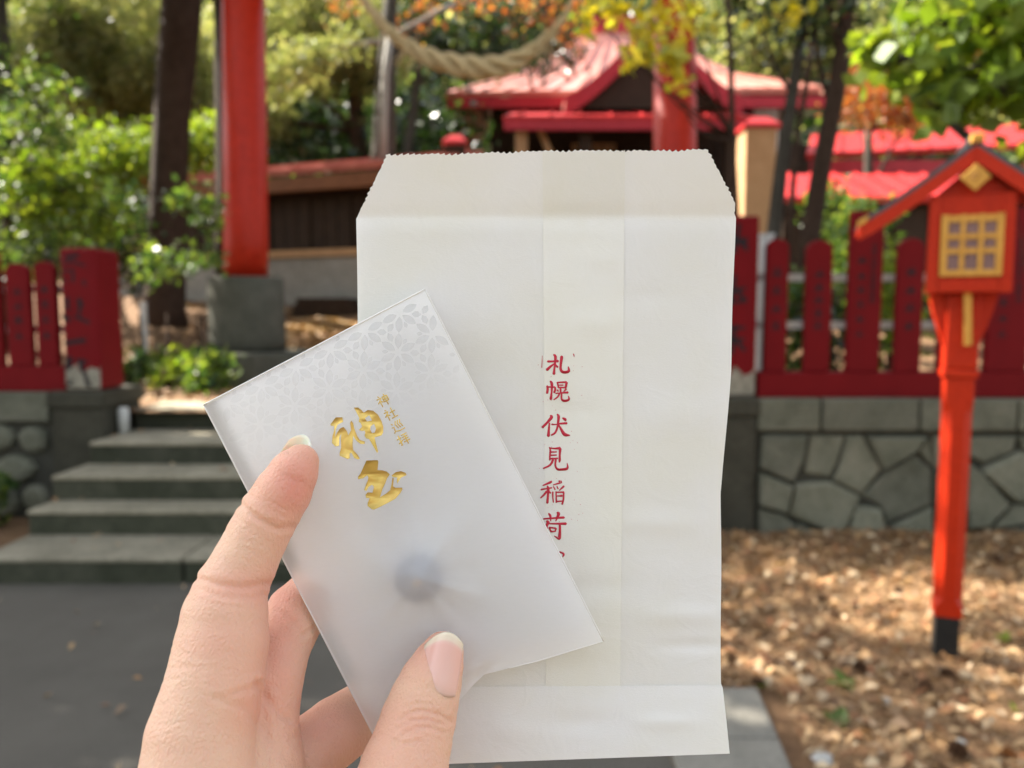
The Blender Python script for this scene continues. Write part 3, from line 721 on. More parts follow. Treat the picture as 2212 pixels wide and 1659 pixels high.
def clump_points(c, r, n_cl, per, cl_r):
    """points gathered in clumps through an ellipsoid, denser near its skin"""
    u = vr.normal(size=(n_cl, 3)); u /= np.linalg.norm(u, axis=1, keepdims=True)
    rad = vr.uniform(.25, 1.0, size=(n_cl, 1)) ** .45
    cc_ = np.array(c) + u * rad * np.array(r)
    P_ = cc_[:, None, :] + vr.normal(size=(n_cl, per, 3)) * np.array(cl_r)
    return P_.reshape(-1, 3), cc_
def limb(mb, a, b, r0, r1, bow=.12, n=5):
    a, b = Vector(a), Vector(b); L = (b - a).length
    o_ = Vector(vr.normal(size=3)) * bow * L
    mb.tube([a.lerp(b, k / n) + o_ * math.sin(math.pi * k / n) * .5 for k in range(n + 1)], [r0 + (r1 - r0) * k / n for k in range(n + 1)], 7)
def tree(name, label, cat, trunk, blobs, mat, size, kind='leaf', bark=None, group=None, asp=1.9):
    """trunk: list of (point, radius); blobs: (centre, radii, clumps, per clump, clump radius)"""
    base = Vector(trunk[0][0]); o = empty(name, base, label, cat, group)
    mb = MB(); mb.tube([p for p, r in trunk], [r for p, r in trunk], 12)
    tp = [Vector(p) for p, r in trunk]; VV, QQ, n0 = [], [], 0
    for c, r, ncl, per, clr in blobs:
        P_, cc_ = clump_points(c, r, ncl, per, clr)
        V, Q_ = leaf_quads(P_, size, None, asp) if kind == 'leaf' else needle_tufts(P_, size)
        VV.append(V); QQ.append(Q_ + n0); n0 += len(V)
        c = Vector(c); k = min(range(len(tp)), key=lambda i: abs(tp[i].z - (c.z - .5)) + .4 * (tp[i] - c).length)
        rr = trunk[k][1] * .45
        limb(mb, tp[k], c, rr, rr * .4)
        for e in cc_[:: max(1, len(cc_) // 5)][:5]: limb(mb, c, e, rr * .4, rr * .12)
    mb.build('trunk', bark or M_bark2, o, True)
    npmesh('crown', np.concatenate(VV), np.concatenate(QQ), mat, o)
    return o
Pv = lambda x, y, Y: np.array(PY(x, y, Y))

# -- the dark pine trunk left of the gate, crown above the picture
tr_ = [(PY(x, y, 9.6), r / F * 9.7) for x, y, r in ((354,705,50),(356,660,42),(360,560,38),(364,420,36),(372,250,36),(386,90,39),(398,-60,40))]
tr_ += [(Vector(tr_[-1][0]) + Vector((.3, .1, 1.6)), .2), (Vector(tr_[-1][0]) + Vector((.2, .3, 3.6)), .12)]
tp = Vector(tr_[-3][0])
tree('pine_tree', 'dark straight pine trunk standing just left of the red gate pillar', 'tree', tr_,
     [(tp + Vector((1.0, -.3, 1.8)), (2.0, 1.6, .7), 70, 40, .22), (tp + Vector((-1.6, .2, 2.4)), (2.0, 1.6, .7), 60, 40, .22), (tp + Vector((.2, .6, 3.6)), (1.8, 1.6, .7), 60, 40, .22)], L_pine, .14, 'needle', M_bark)
# pine boughs hanging into the picture at upper left, lit
def pine(label, base, top, blobs, tr=.22, group=None, name='pine_tree', mat=None, size=.13):
    base, top = Vector(base), Vector(top)
    trunk = [(base.lerp(top, k / 5) + Vector((.08 * math.sin(k * 2.1), .05 * math.cos(k * 1.7), 0)), tr * (1 - .13 * k)) for k in range(6)]
    return tree(name, label, 'tree', trunk, blobs, mat or L_pine, size, 'needle', M_bark, group)
B = lambda x, y, Y, rx, ry, rz, n, per, cr: (Pv(x, y, Y), (rx, ry, rz), n, per, cr)
pine('pale green pine filling the upper left, behind the dark trunk', (-9.6, 18.8, 2.3), (-9.0, 18.6, 12.5),
     [B(60,60,17.2,1.9,1.2,.7,54,46,.2), B(230,40,17.4,1.9,1.2,.7,54,46,.2), B(150,150,17.6,1.8,1.2,.6,50,46,.2), B(300,170,18.,1.5,1.,.6,44,46,.2), B(430,120,18.2,1.3,1.,.9,50,46,.2), B(440,250,18.4,1.3,1.,.5,34,46,.2), B(20,190,17.,1.6,1.,.6,38,46,.2), B(250,250,18.2,1.8,1.,.5,44,46,.19)], size=.19)
pine('pale green pine between the red pillar and the straw rope', (-2.9, 16.2, 2.0), (-3.4, 16.0, 10.),
     [B(610,60,15.2,1.3,1.,.7,60,40,.18), B(740,50,15.6,1.4,1.,.7,60,40,.18), B(640,160,15.4,1.0,1.,.4,34,40,.16), B(780,150,15.8,1.,1.,.4,26,40,.16), B(560,260,15.6,.7,.8,.35,16,40,.15)])
# broadleaf trees and bushes at left
def bush(label, base, blobs, mat, size, name='shrub', cat='shrub', group=None, asp=1.7):
    base = Vector(base)
    trunk = [(base + Vector((0, 0, -.1)), .028), (base + Vector((.03, 0, .3)), .022), (base + Vector((.0, .03, .7)), .012)]
    return tree(name, label, cat, trunk, blobs, mat, size, 'leaf', M_bark, group, asp)
tree('broadleaf_tree', 'dense glossy dark green tree behind the red fence at the far left', 'tree', [((-6.4, 9.6, .8), .16), ((-6.3, 9.6, 2.4), .14), ((-6.1, 9.5, 4.2), .1), ((-6.0, 9.4, 5.8), .05)],
     [B(30,320,9.,.6,.6,.5,30,26,.11), B(110,430,9.2,.7,.6,.45,30,26,.11), B(20,480,8.8,.7,.6,.5,30,26,.11), B(100,240,9.6,.6,.6,.4,20,26,.11), B(30,180,9.4,.6,.6,.5,20,26,.11), B(220,500,9.4,.7,.5,.4,26,26,.10), B(90,560,8.6,.8,.5,.3,26,26,.10)], L_mid, .085)
tree('broadleaf_tree', 'bright yellow green tree catching the sun above the left shed roof', 'tree', [((-6.7, 13.9, 1.8), .12), ((-6.5, 13.6, 3.2), .10), ((-6.2, 13., 4.4), .06)],
     [B(140,410,8.8,.35,.3,.2,12,18,.10), B(60,370,8.7,.3,.3,.2,9,18,.10), B(215,455,9.,.3,.3,.15,10,18,.10), B(60,450,8.5,.25,.3,.15,7,18,.09), B(300,330,12.4,.9,.5,.30,60,26,.13), B(430,310,12.6,.6,.5,.32,44,26,.13), B(220,370,12.2,.7,.5,.25,44,26,.12), B(500,300,13.,.5,.5,.3,30,26,.13)], L_lime, .12)
bush('dark evergreen shrub between the shed end and the left red fence', (-5.6, 10.8, 1.1), [B(150,520,10.6,.7,.6,.35,36,34,.12), B(270,470,10.8,.6,.6,.4,34,34,.12), B(290,560,10.4,.45,.5,.35,26,34,.1)], L_dark, .10)
bush('thin leafy sapling with shining leaves in front of the dark pine trunk', (-4.05, 7.3, .75), [B(455,470,7.,.10,.2,.14,9,12,.05), B(410,430,7.,.16,.3,.10,9,12,.06), B(380,560,7.1,.24,.3,.14,13,12,.07), B(330,590,7.2,.16,.3,.14,9,12,.06), B(440,560,7.,.12,.2,.10,6,12,.05)], L_mid, .075, asp=1.6)
for k, (x, y, Y, mat, lab) in enumerate(((300,715,8.2,L_mid,'low green plant at the foot of the dark pine trunk'), (425,690,7.7,L_mid,'broad leaved green plant against the left stone gate base'), (360,760,7.4,L_lime,'low yellow green plant left of the gate plinth'), (440,800,7.0,L_mid,'small green weed in front of the left gate plinth, above the top step'), (255,760,7.0,L_dark,'dark low plant right beside the thick red end post'))):
    p = Vector(Pv(x, y, Y)); p.z = .78
    bush(lab, p, [((p.x, p.y, .93), (.24, .2, .13), 14, 14, .06), ((p.x + .12, p.y - .05, 1.02), (.16, .16, .1), 8, 14, .05)], mat, .085, 'leafy_plant', 'plant')
p = Vector((-3.62, 5.2, 0)); bush('leafy green weed at the foot of the left cobble wall', p, [((-3.66, 5.2, .17), (.14, .12, .13), 14, 14, .04), ((-3.5, 5.15, .30), (.10, .08, .08), 6, 14, .03)], L_mid, .07, 'leafy_plant', 'plant')
# orange maple behind the rope
tree('maple_tree', 'orange autumn maple behind the straw rope and shrine roof', 'tree', [((.6, 20.5, 2.4), .14), ((.5, 20.4, 5.), .12), ((.3, 20.3, 8.), .06)],
     [B(770,-10,13.8,.8,.8,.2,8,14,.13), B(900,20,14.,.7,.7,.15,5,14,.12), B(1010,10,14.2,.9,.7,.2,9,14,.13), B(1110,35,14.4,.8,.7,.2,9,14,.13), B(1230,72,14.6,.5,.6,.14,10,18,.12), B(1180,15,14.2,.7,.6,.15,6,14,.12)], L_orange, .12)
tree('maple_tree', 'orange brown maple between the leaning dark trunks and the lantern roof', 'tree', [((6.2, 13.5, 1.8), .1), ((6.1, 13.4, 3.5), .08), ((6.0, 13.3, 5.), .05)],
     [B(1880,215,12.6,.5,.6,.4,40,24,.13), B(1930,160,12.8,.6,.6,.4,30,24,.13), B(2010,170,12.6,.6,.6,.35,24,24,.13), B(1960,255,12.6,.5,.5,.25,22,24,.12)], L_orange, .10)
tree('broadleaf_tree', 'olive green trees beyond the red roofs at upper right', 'tree', [((9., 19.5, 2.4), .2), ((8.9, 19.4, 5.), .16), ((8.7, 19.3, 8.5), .08)],
     [B(1980,150,18.5,1.8,1.2,.7,70,30,.22), B(2150,200,18.,1.7,1.2,.7,70,30,.22), B(2060,250,17.4,1.6,1.,.4,60,30,.2), B(2230,120,18.4,1.8,1.2,.8,60,30,.22), B(1850,60,19.,1.6,1.,.6,50,30,.22), B(2200,280,16.4,1.,.8,.3,34,30,.18)], L_pine, .16)
tree('broadleaf_tree', 'dull olive tree above the shrine hall ridge', 'tree', [((3.4, 24., 3.), .2), ((3.3, 23.8, 7.), .16), ((3.2, 23.6, 10.), .08)],
     [B(1560,40,21.,1.6,1.,.7,60,30,.24), B(1680,60,20.6,1.6,1.,.7,60,30,.24), B(1770,20,20.,1.5,1.,.7,50,30,.24), B(1640,110,19.4,1.2,.7,.35,34,30,.2), B(1740,110,19.4,1.,.7,.35,30,30,.2)], L_pine, .17)
tree('broadleaf_tree', 'dark leafy branch hanging over the left part of the shrine roof', 'tree', [((-2.2, 15.2, 1.8), .12), ((-2.1, 15.1, 4.), .10), ((-1.7, 15., 6.5), .07)],
     [B(1000,110,14.6,.8,.5,.3,24,22,.15), B(1100,100,14.6,.8,.5,.25,22,22,.15), B(1180,110,14.6,.6,.5,.22,16,22,.14), B(900,60,14.6,.8,.5,.4,26,22,.16), B(1050,40,14.8,1.,.5,.3,26,22,.16)], L_dark, .13)
# slim dark trunks leaning right of the bag; yellowing leaves on the first
def slim(label, pts, Y, wpx, blobs, mat, size, bark=M_bark):
    d = Y / CP
    trunk = [(PY(x, y, Y), wpx[i] / 2 / F * d) for i, (x, y) in enumerate(pts)]
    return tree('slender_tree', label, 'tree', trunk, blobs, mat, size, 'leaf', bark)
slim('thin dark tree with yellowing leaves hanging beside the right gate pillar', ((1600,640),(1590,470),(1582,300),(1578,120),(1570,-30)), 6.6, (16,15,14,12,10),
     [B(1380,115,5.4,.12,.2,.14,9,5,.05), B(1430,60,5.4,.16,.2,.10,9,5,.05), B(1350,20,5.5,.12,.2,.08,9,5,.05), B(1445,140,5.4,.10,.15,.10,10,5,.045), B(1490,30,5.6,.2,.25,.10,8,5,.06), B(1290,30,5.6,.12,.2,.06,5,5,.05), B(1700,40,6.3,.3,.3,.12,6,5,.07)], L_yellow, .115)
slim('leaning slender dark tree, left of the pair right of the bag', ((1662,640),(1672,500),(1690,340),(1712,200),(1735,60),(1748,-60)), 7.2, (34,32,28,24,22,18), [B(1700,-20,7.,.5,.4,.18,14,12,.1), B(1640,30,7.1,.4,.4,.15,12,12,.1)], L_dark, .10, M_bark2)
slim('thickest leaning dark tree trunk, left of the lantern roof', ((1740,640),(1752,500),(1776,350),(1800,230),(1820,110),(1836,-60)), 7.0, (44,42,38,38,34,30), [B(1800,-10,6.9,.5,.4,.16,16,12,.1), B(1760,70,7.,.3,.3,.14,9,12,.09)], L_dark, .10)
slim('very thin dark sapling between the two leaning trunks', ((1702,640),(1706,480),(1722,300),(1752,120),(1770,-40)), 7.8, (13,13,12,11,9), [B(1740,30,7.8,.3,.3,.15,10,10,.1)], L_dark, .10)
pale = slim('pale bare tree with a forked top behind the left end of the rope', ((828,420),(828,330),(832,220),(836,140),(840,70),(846,-40)), 12., (52,50,44,40,34,26), [B(900,50,12.,.4,.4,.12,6,8,.12)], L_orange, .10, M_bark2)
o = MB(); o.tube([PY(x, y, 11.5) for x, y in ((828,345),(829,250),(832,160),(842,78))], [.062,.06,.055,.05], 10); o.tube([PY(x, y, 11.5) for x, y in ((842,80),(900,50),(950,22),(985,8))], [.035,.03,.035,.05], 8)
o.build('bare_branch', M_pale, pale, True)
o = MB(); o.tube([PY(x, y, 12.2) for x, y in ((840,85),(760,96),(690,112),(620,140),(545,175))], [.04,.035,.03,.025,.012], 8)
o.build('long_branch', M_pale, pale, True)
P_ = np.concatenate([Pv(x, y, 12.1) + vr.normal(size=(60, 3)) * .16 for x, y in ((560,165),(620,135),(680,118),(740,100),(600,185),(660,150))])
V, Q_ = needle_tufts(P_, .16); npmesh('bough', V, Q_, L_pine, pale)
# near leafy branch, top right
rb = [(Vector((3.9, 3.7, 0.)), .10), (Vector((3.8, 3.7, 1.4)), .09), (Vector((3.6, 3.6, 2.6)), .07), (Vector((3.3, 3.5, 3.4)), .05)]
tree('broadleaf_tree', 'near tree with large bright green leaves hanging in the upper right corner', 'tree', rb,
     [B(2120,40,3.5,.30,.25,.16,17,6,.08), B(2010,50,3.5,.26,.25,.12,12,6,.08), B(2180,140,3.5,.22,.2,.12,11,6,.08), B(2060,150,3.5,.2,.2,.10,9,6,.07), B(1930,130,3.5,.16,.2,.07,8,6,.05), B(2000,220,3.5,.14,.15,.07,6,6,.05), B(2120,215,3.5,.2,.2,.08,9,6,.05), B(1880,100,3.5,.08,.1,.05,4,5,.04), B(2240,60,3.5,.3,.2,.2,20,7,.07), B(2290,200,3.5,.3,.2,.2,18,7,.07)], L_lime, .115, bark=M_bark2, asp=1.3)
bush('spray of yellow green leaves just right of the lantern roof', (3.05, 4.0, 0), [B(2200,345,3.9,.10,.1,.05,8,6,.03), B(2190,370,3.9,.05,.06,.03,4,5,.03), B(2260,360,3.9,.12,.1,.08,8,6,.04)], L_lime, .06, 'leafy_sapling', 'sapling')
# greenery behind the right fence
for x, y, Y, mat, sz, lab in ((1680,640,6.6,L_mid,.08,'green plant behind the first slat right of the bag'), (1920,600,6.8,L_lime,.09,'bright green plant seen through the fence gap left of the lantern'), (1790,690,6.4,L_dark,.08,'dark plant behind the second fence slat'), (1860,470,8.4,L_mid,.1,'bushy green shrub behind the lantern roof tip'), (1800,450,9.2,L_mid,.1,'green shrub below the bright red shed roof')):
    p = Vector(Pv(x, y, Y)); z = p.z; p.z = terr(0, Y)
    bush(lab, p, [((p.x, p.y, z), (.28, .3, .16), 22, 16, .08), ((p.x + .1, p.y + .1, z - .28), (.32, .3, .16), 20, 16, .08), ((p.x, p.y + .1, z - .6), (.3, .3, .2), 14, 16, .08)], mat, sz, 'shrub', 'shrub')
# unseen trees added to block sun and sky, crowns placed for their shade
for k, (bx_, by_, bz_, h, cr, lab) in enumerate(SHADE):
    trunk = [((bx_ + .1 * math.sin(j), by_, bz_ + (h - bz_) * j / 6), .24 * (1 - .12 * j)) for j in range(7)]
    bl = []
    for (ox, oy, oz, rx, ry, rz, ncl) in cr: bl.append(((ox, oy, oz), (rx, ry, rz), ncl, 40, .24))
    tree('shade_tree', lab, 'tree', trunk, bl, L_mid, .15, 'leaf', M_bark, 'shade trees out of view')
# unseen wood added behind the camera to cut the sky light
PP = []
for k in range(90):
    X = vr.uniform(-24, 24); Y = -vr.uniform(9, 16); u = vr.normal(size=(110, 3))
    PP.append(np.array([X, Y, vr.uniform(.3, 5.2)]) + u * np.array([1.0, .8, .9]))
V, Q_ = leaf_quads(np.concatenate(PP), .42, None, 1.5); tag(npmesh('sky_screen_wood', V, Q_, L_mid, None, (0, -12, 3)), kind='stuff')
# far wood on the hill: one mass
PP = []
fw_ = np.random.default_rng(5)
for k in range(420):
    Y = fw_.uniform(21, 46); X = fw_.uniform(-1, 1) * (10 + Y * .75); z = terr(0, Y)
    h = fw_.uniform(2.5, 7.5) if Y > 24 else fw_.uniform(1., 3.5); r = fw_.uniform(1., 2.2)
    n = 230
    u = fw_.normal(size=(n, 3)); u /= np.linalg.norm(u, axis=1, keepdims=True)
    PP.append(np.array([X, Y, z + h * .55]) + u * (fw_.uniform(.4, 1, size=(n, 1)) ** .5) * np.array([r, r, h * .55]) + fw_.normal(size=(n, 3)) * .15)
PP = np.concatenate(PP); sel = vr.random(len(PP))
for mat, a, b, nm in ((L_dark, 0, .62, 'far_wood'), (L_mid, .62, .85, 'far_wood'), (L_pine, .85, 1., 'far_wood')):
    V, Q_ = leaf_quads(PP[(sel >= a) & (sel < b)], .34, None, 1.5)
    tag(npmesh(nm, V, Q_, mat, None, (0, 30, 5)), kind='stuff')
# dark close thicket behind the gate
PP = []
for k in range(60):
    x = vr.uniform(540, 980); y = vr.uniform(230, 370); Y = vr.uniform(15.5, 19)
    u = vr.normal(size=(70, 3)); PP.append(Pv(x, y, Y) + u * np.array([.5, .4, .4]))
V, Q_ = leaf_quads(np.concatenate(PP), .2, None, 1.6); tag(npmesh('thicket', V, Q_, L_dark, None, (-2, 17, 3)), kind='stuff')

# ------------------------------------------------------------------ litter on the ground
lr = np.random.default_rng(9)
def scatter(n, x0, x1, y0, y1):
    X = lr.uniform(x0, x1, n); Y = y0 + (y1 - y0) * lr.random(n) ** 1.25
    keep = ~((X < .70 + .115 * Y) & (Y < 2.86)) & (X > .62 + .0 * Y)
    keep &= (np.abs(X - LX) > .06) | (np.abs(Y - LY) > .06)
    X, Y = X[keep], Y[keep]
    Z = np.where((X > .9) & (X < 5) & (Y > .6) & (Y < 5.3), lumps(X, Y) * np.clip((X - .9) / .25, 0, 1), 0)
    return np.stack([X, Y, Z], 1)
P_ = scatter(60000, .6, 4.6, 1.5, 4.95)
n = len(P_); an = lr.uniform(0, 6.283, n); ln = lr.uniform(.04, .10, n); tl = lr.normal(0, .16, n)
d = np.stack([np.cos(an) * np.cos(tl), np.sin(an) * np.cos(tl), np.sin(tl)], 1) * ln[:, None]
w = np.stack([-np.sin(an), np.cos(an), np.zeros(n)], 1) * .0011
P_[:, 2] += .006 + np.abs(d[:, 2]) * .5 + lr.random(n) * .008
V = np.stack([P_ - d / 2, P_ + w + [0, 0, .002], P_ + d / 2, P_ - w + [0, 0, .002]], 1).reshape(-1, 3)
tag(npmesh('needle_litter', V, np.arange(len(V)).reshape(-1, 4), L_needle, None, (2, 3, 0)), kind='stuff')
def litter_leaves(P_, s0, s1):
    n = len(P_); an = lr.uniform(0, 6.283, n); s = lr.uniform(s0, s1, n)[:, None]
    t1, t2 = lr.normal(0, .35, n), lr.normal(0, .35, n)
    d = np.stack([np.cos(an), np.sin(an), t1], 1) * s; w = np.stack([-np.sin(an), np.cos(an), t2], 1) * s * lr.uniform(.4, .7, n)[:, None]
    c = P_ + np.array([0, 0, .012]) + np.stack([np.zeros(n), np.zeros(n), lr.random(n) * .012], 1)
    V = np.stack([c - d / 2, c + w / 2, c + d / 2, c - w / 2], 1); V[:, 1, 2] += s[:, 0] * .18; V[:, 3, 2] += s[:, 0] * .12
    return V.reshape(-1, 3), np.arange(4 * n).reshape(n, 4)
V, Q_ = litter_leaves(scatter(9000, .6, 4.6, 1.5, 4.95), .02, .075)
tag(npmesh('leaf_litter', V, Q_, L_litter, None, (2, 3, 0)), kind='stuff')
XS = lr.uniform(-2.85, 1.0, 150); k_ = lr.integers(0, 5, 150); FR = np.array(fr); BK = np.array(fr[1:] + [6.3])
P4 = np.stack([XS, FR[k_] + .04 + (BK[k_] - FR[k_] - .08) * lr.random(150) ** .6, (k_ + 1) * .15 + .001], 1)
P5 = np.stack([lr.uniform(-3, .5, 90), lr.uniform(1.5, 4.0, 90), np.full(90, .002)], 1)
V, Q_ = litter_leaves(np.concatenate([P4, P5]), .015, .05); tag(npmesh('fallen_leaves', V, Q_, L_litter, None, (-1, 5, .4)), kind='stuff')
# upper terrace litter, and straw mound behind the torii base
X = lr.uniform(-5, 3, 6000); Y = lr.uniform(6.0, 13, 6000)
P2 = np.stack([X, Y, np.array([terr(0, y) for y in Y]) + .0], 1)
V, Q_ = litter_leaves(P2, .03, .09); tag(npmesh('terrace_litter', V, Q_, L_litter, None, (-1, 9, 1)), kind='stuff')
mc = Pv(690, 712, 9.6); X = lr.normal(0, 1, 4200); Y = lr.normal(0, 1, 4200); rr_ = np.clip(1 - (X**2 + Y**2) / 5, 0, 1)
P3 = np.stack([mc[0] + X * .42, mc[1] + Y * .45, mc[2] - .2 + .30 * rr_], 1); V, Q_ = litter_leaves(P3, .04, .11)
tag(npmesh('straw_heap', V, Q_, leafmat('straw_leaf', [(.42,.27,.12),(.5,.34,.17),(.36,.2,.08)], .1, .7), None, (mc[0], mc[1], mc[2] - .3)), 'sunlit heap of dry tan straw and leaves behind the left gate base', 'straw heap')
# woodpile under the shed
wpile = empty('woodpile', Pv(690, 668, 11.3), 'low dark pile of logs in front of the shed footing', 'woodpile'); q0 = Pv(625, 688, 11.3); q1 = Pv(775, 688, 11.2)
for r_ in range(3):
    for k in range(9 - r_):
        f = (k + .5 * r_ + .4) / 9.4; c = q0 + (q1 - q0) * f; rad = .055
        MB().tube([(c[0], c[1], c[2] + .055 + r_ * .095), (c[0] + .1, c[1] + .45, c[2] + .055 + r_ * .095)], rad, 9).build('log', M_dkwood, wpile)
# pine cones, weeds, stones on the litter
M_cone = surf('cone_brown', (.045,.022,.012), (.12,.06,.03), 60., .8, .4)
def cone_mesh():
    mb = MB()
    for k in range(44):
        f = k / 43; z = f * .05; r_ = .019 * math.sin(math.pi * (.12 + .83 * f)) + .002; a = k * 2.4
        c, s = math.cos(a), math.sin(a); t = .009
        mb.add([(c*r_*.4 - s*t*.7, s*r_*.4 + c*t*.7, z), (c*r_*.4 + s*t*.7, s*r_*.4 - c*t*.7, z), (c*r_*1.35 + s*t*.5, s*r_*1.35 - c*t*.5, z + .008), (c*r_*1.5, s*r_*1.5, z + .013), (c*r_*1.35 - s*t*.5, s*r_*1.35 + c*t*.5, z + .008)], [(0, 1, 2, 3, 4)])
    mb.tube([(0, 0, -.002), (0, 0, .05)], [.008, .004], 8)
    return mb
first = None
for k, (x, y, lab) in enumerate(((1850,1442,'pine cone directly left of the lantern foot, small and dark'), (1983,1492,'pine cone below and left of the lantern foot'), (2064,1474,'pine cone just below the lantern foot'), (1582,1418,'pine cone right beside the paper bag edge'), (1790,1328,'reddish pine cone half way between the bag and lantern'), (1948,1282,'pine cone in shade left of the lantern post'), (2084,1622,'large pine cone nearest the bottom right corner'), (1765,1292,'pine cone in shade in front of the stone wall'), (2155,1220,'pine cone right of the lantern post near the wall'), (1652,1476,'pine cone beside the small weed at the slab end'))):
    p = PZ(x, y, 0.02)
    if first is None:
        first = cone_mesh().build('pine_cone', M_cone, None, origin=(0, 0, 0)); o = first
    else:
        o = first.copy(); COL.objects.link(o)
    o.location = (p.x, p.y, gz(p.x, p.y) + .022); o.rotation_euler = (R(80 + 10 * math.sin(k * 3)), 0, k * 1.9); o.scale = (1.15,) * 3 if k == 6 else (.95 + .08 * math.sin(k),) * 3
    tag(o, lab, 'pine cone', 'pine cones lying on the needle litter')
def weed(x, y, n, sz, lab, mat=L_mid):
    p = PZ(x, y, .02); z = gz(p.x, p.y); o = empty('weed', (p.x, p.y, z), lab, 'weed', 'green weeds in the needle litter')
    for k in range(n):
        a = k * 2.4 + x; ln = sz * (.7 + .3 * math.sin(k * 4.1)); d_ = Vector((math.cos(a), math.sin(a), .55 + .3 * math.cos(k * 3))).normalized(); s_ = Vector((-math.sin(a), math.cos(a), 0)) * ln * .32
        c = Vector((p.x, p.y, z + .01)); m1 = c + d_ * ln * .35; m2 = c + d_ * ln * .75 + Vector((0, 0, -.05 * ln)); tip = c + d_ * ln * 1.1 + Vector((0, 0, -.2 * ln))
        dn = Vector((0, 0, -.12 * ln))
        MB().add([c, m1 + s_, m2 + s_ * .8, tip, m2 - s_ * .8, m1 - s_, m1 + dn, m2 + dn], [(0, 6, 1), (1, 6, 7, 2), (2, 7, 3), (3, 7, 4), (4, 7, 6, 5), (5, 6, 0)]).build('leaf', mat, o)
weed(1832, 1478, 6, .085, 'light green weed with pointed leaves, upper of the two in mid litter')
weed(1812, 1556, 7, .08, 'darker broad leaved weed below the light green one', L_mid)
weed(1640, 1478, 4, .06, 'small weed at the end of the kerb slab beside the bag')
weed(2170, 1382, 7, .06, 'bright weed in sun at the right of the lantern foot', L_lime)
weed(2196, 1525, 4, .04, 'tiny yellow green weed at the lower right picture edge', L_lime)
weed(2140, 1090, 4, .05, 'small weed against the stone wall right of the post', L_lime)
for (x, y, r_, lab) in ((1778,1642,.032,'pale angular stone lying near the bottom of the litter'), (1912,1520,.022,'small grey stone right of the broad leaved weed'), (2075,1600,.016,'little whitish pebble beside the large pine cone')):
    p = PZ(x, y, .01); bmx = bmesh.new(); bmesh.ops.create_icosphere(bmx, subdivisions=2, radius=r_)
    for v in bmx.verts: v.co *= 1 + .25 * math.sin(v.co.x * 170 + v.co.y * 90) * math.cos(v.co.z * 140); v.co.z *= .6
    me = bpy.data.meshes.new('stone'); bmx.to_mesh(me); bmx.free(); me.materials.append(surf('pebble', (.32,.31,.29), (.48,.47,.44), 40., .8, .3)); o = bpy.data.objects.new('stone', me); COL.objects.link(o); o.location = (p.x, p.y, gz(p.x, p.y) + r_ * .5); tag(o, lab, 'stone')
# ================================================================== FOREGROUND
# ------------------------------------------------------------------ hand (one continuous surface grown from a distance field, in view space, millimetres)
def vs(px, py, d):            # view-space millimetres
    return np.array([(px - CX) / F * d, -(py - CY) / F * d, d])
def v2w(a):                   # (n,3) view mm -> world metres
    a = np.asarray(a) * .001
    x, y, d = a[:, 0], a[:, 1], a[:, 2]
    return np.stack([x, d * CP + y * SP, EYE - d * SP + y * CP], 1)
def chain(nodes):
    return [(vs(a, b, d), r * d / F) for a, b, d, r in nodes]
index_f = chain([(649,999,215.8,40),(634,1022,214.6,53),(612,1062,213.8,61),(580,1113,213,64),(556,1158,212,66),(530,1212,210.5,69),(500,1272,208.5,77),(486,1330,206,90),(480,1390,204,98),(462,1480,200,102),(432,1590,196,112),(424,1720,192,128),(450,1900,186,150)])
middle_f = chain([(850,1215,240.5,44),(770,1232,241,54),(700,1268,239,60),(640,1325,231,64),(606,1400,222,63),(590,1470,215,64),(572,1550,211,72),(556,1660,206,98),(540,1850,200,130)])
ring_f = chain([(960,1490,241,44),(880,1502,241.5,54),(800,1530,240,64),(726,1580,231,72),(650,1640,221,76),(596,1710,212,84),(590,1850,206,115),(560,2000,200,130)])
little_f = chain([(900,1690,240,38),(830,1700,240,46),(750,1750,233,54),(670,1830,220,62),(600,1920,210,90),(560,2040,202,120)])
thumb_f = chain([(956,1411,215.4,46),(944,1440,213.6,58),(930,1475,212,68),(916,1515,210.6,75.5),(903,1556,209,81),(890,1605,206,86),(874,1659,203,95),(846,1760,198,108),(770,1890,192,135),(640,2040,190,165)])
palm_f = chain([(450,1760,190,120),(500,1960,188,160),(480,2200,186,165),(430,2450,180,150),(330,2900,170,165),(250,3300,160,180)])
palm_g = chain([(580,1850,204,120),(570,2050,200,160),(560,2250,194,165),(520,2480,186,150),(430,2900,176,170),(340,3300,166,185)])

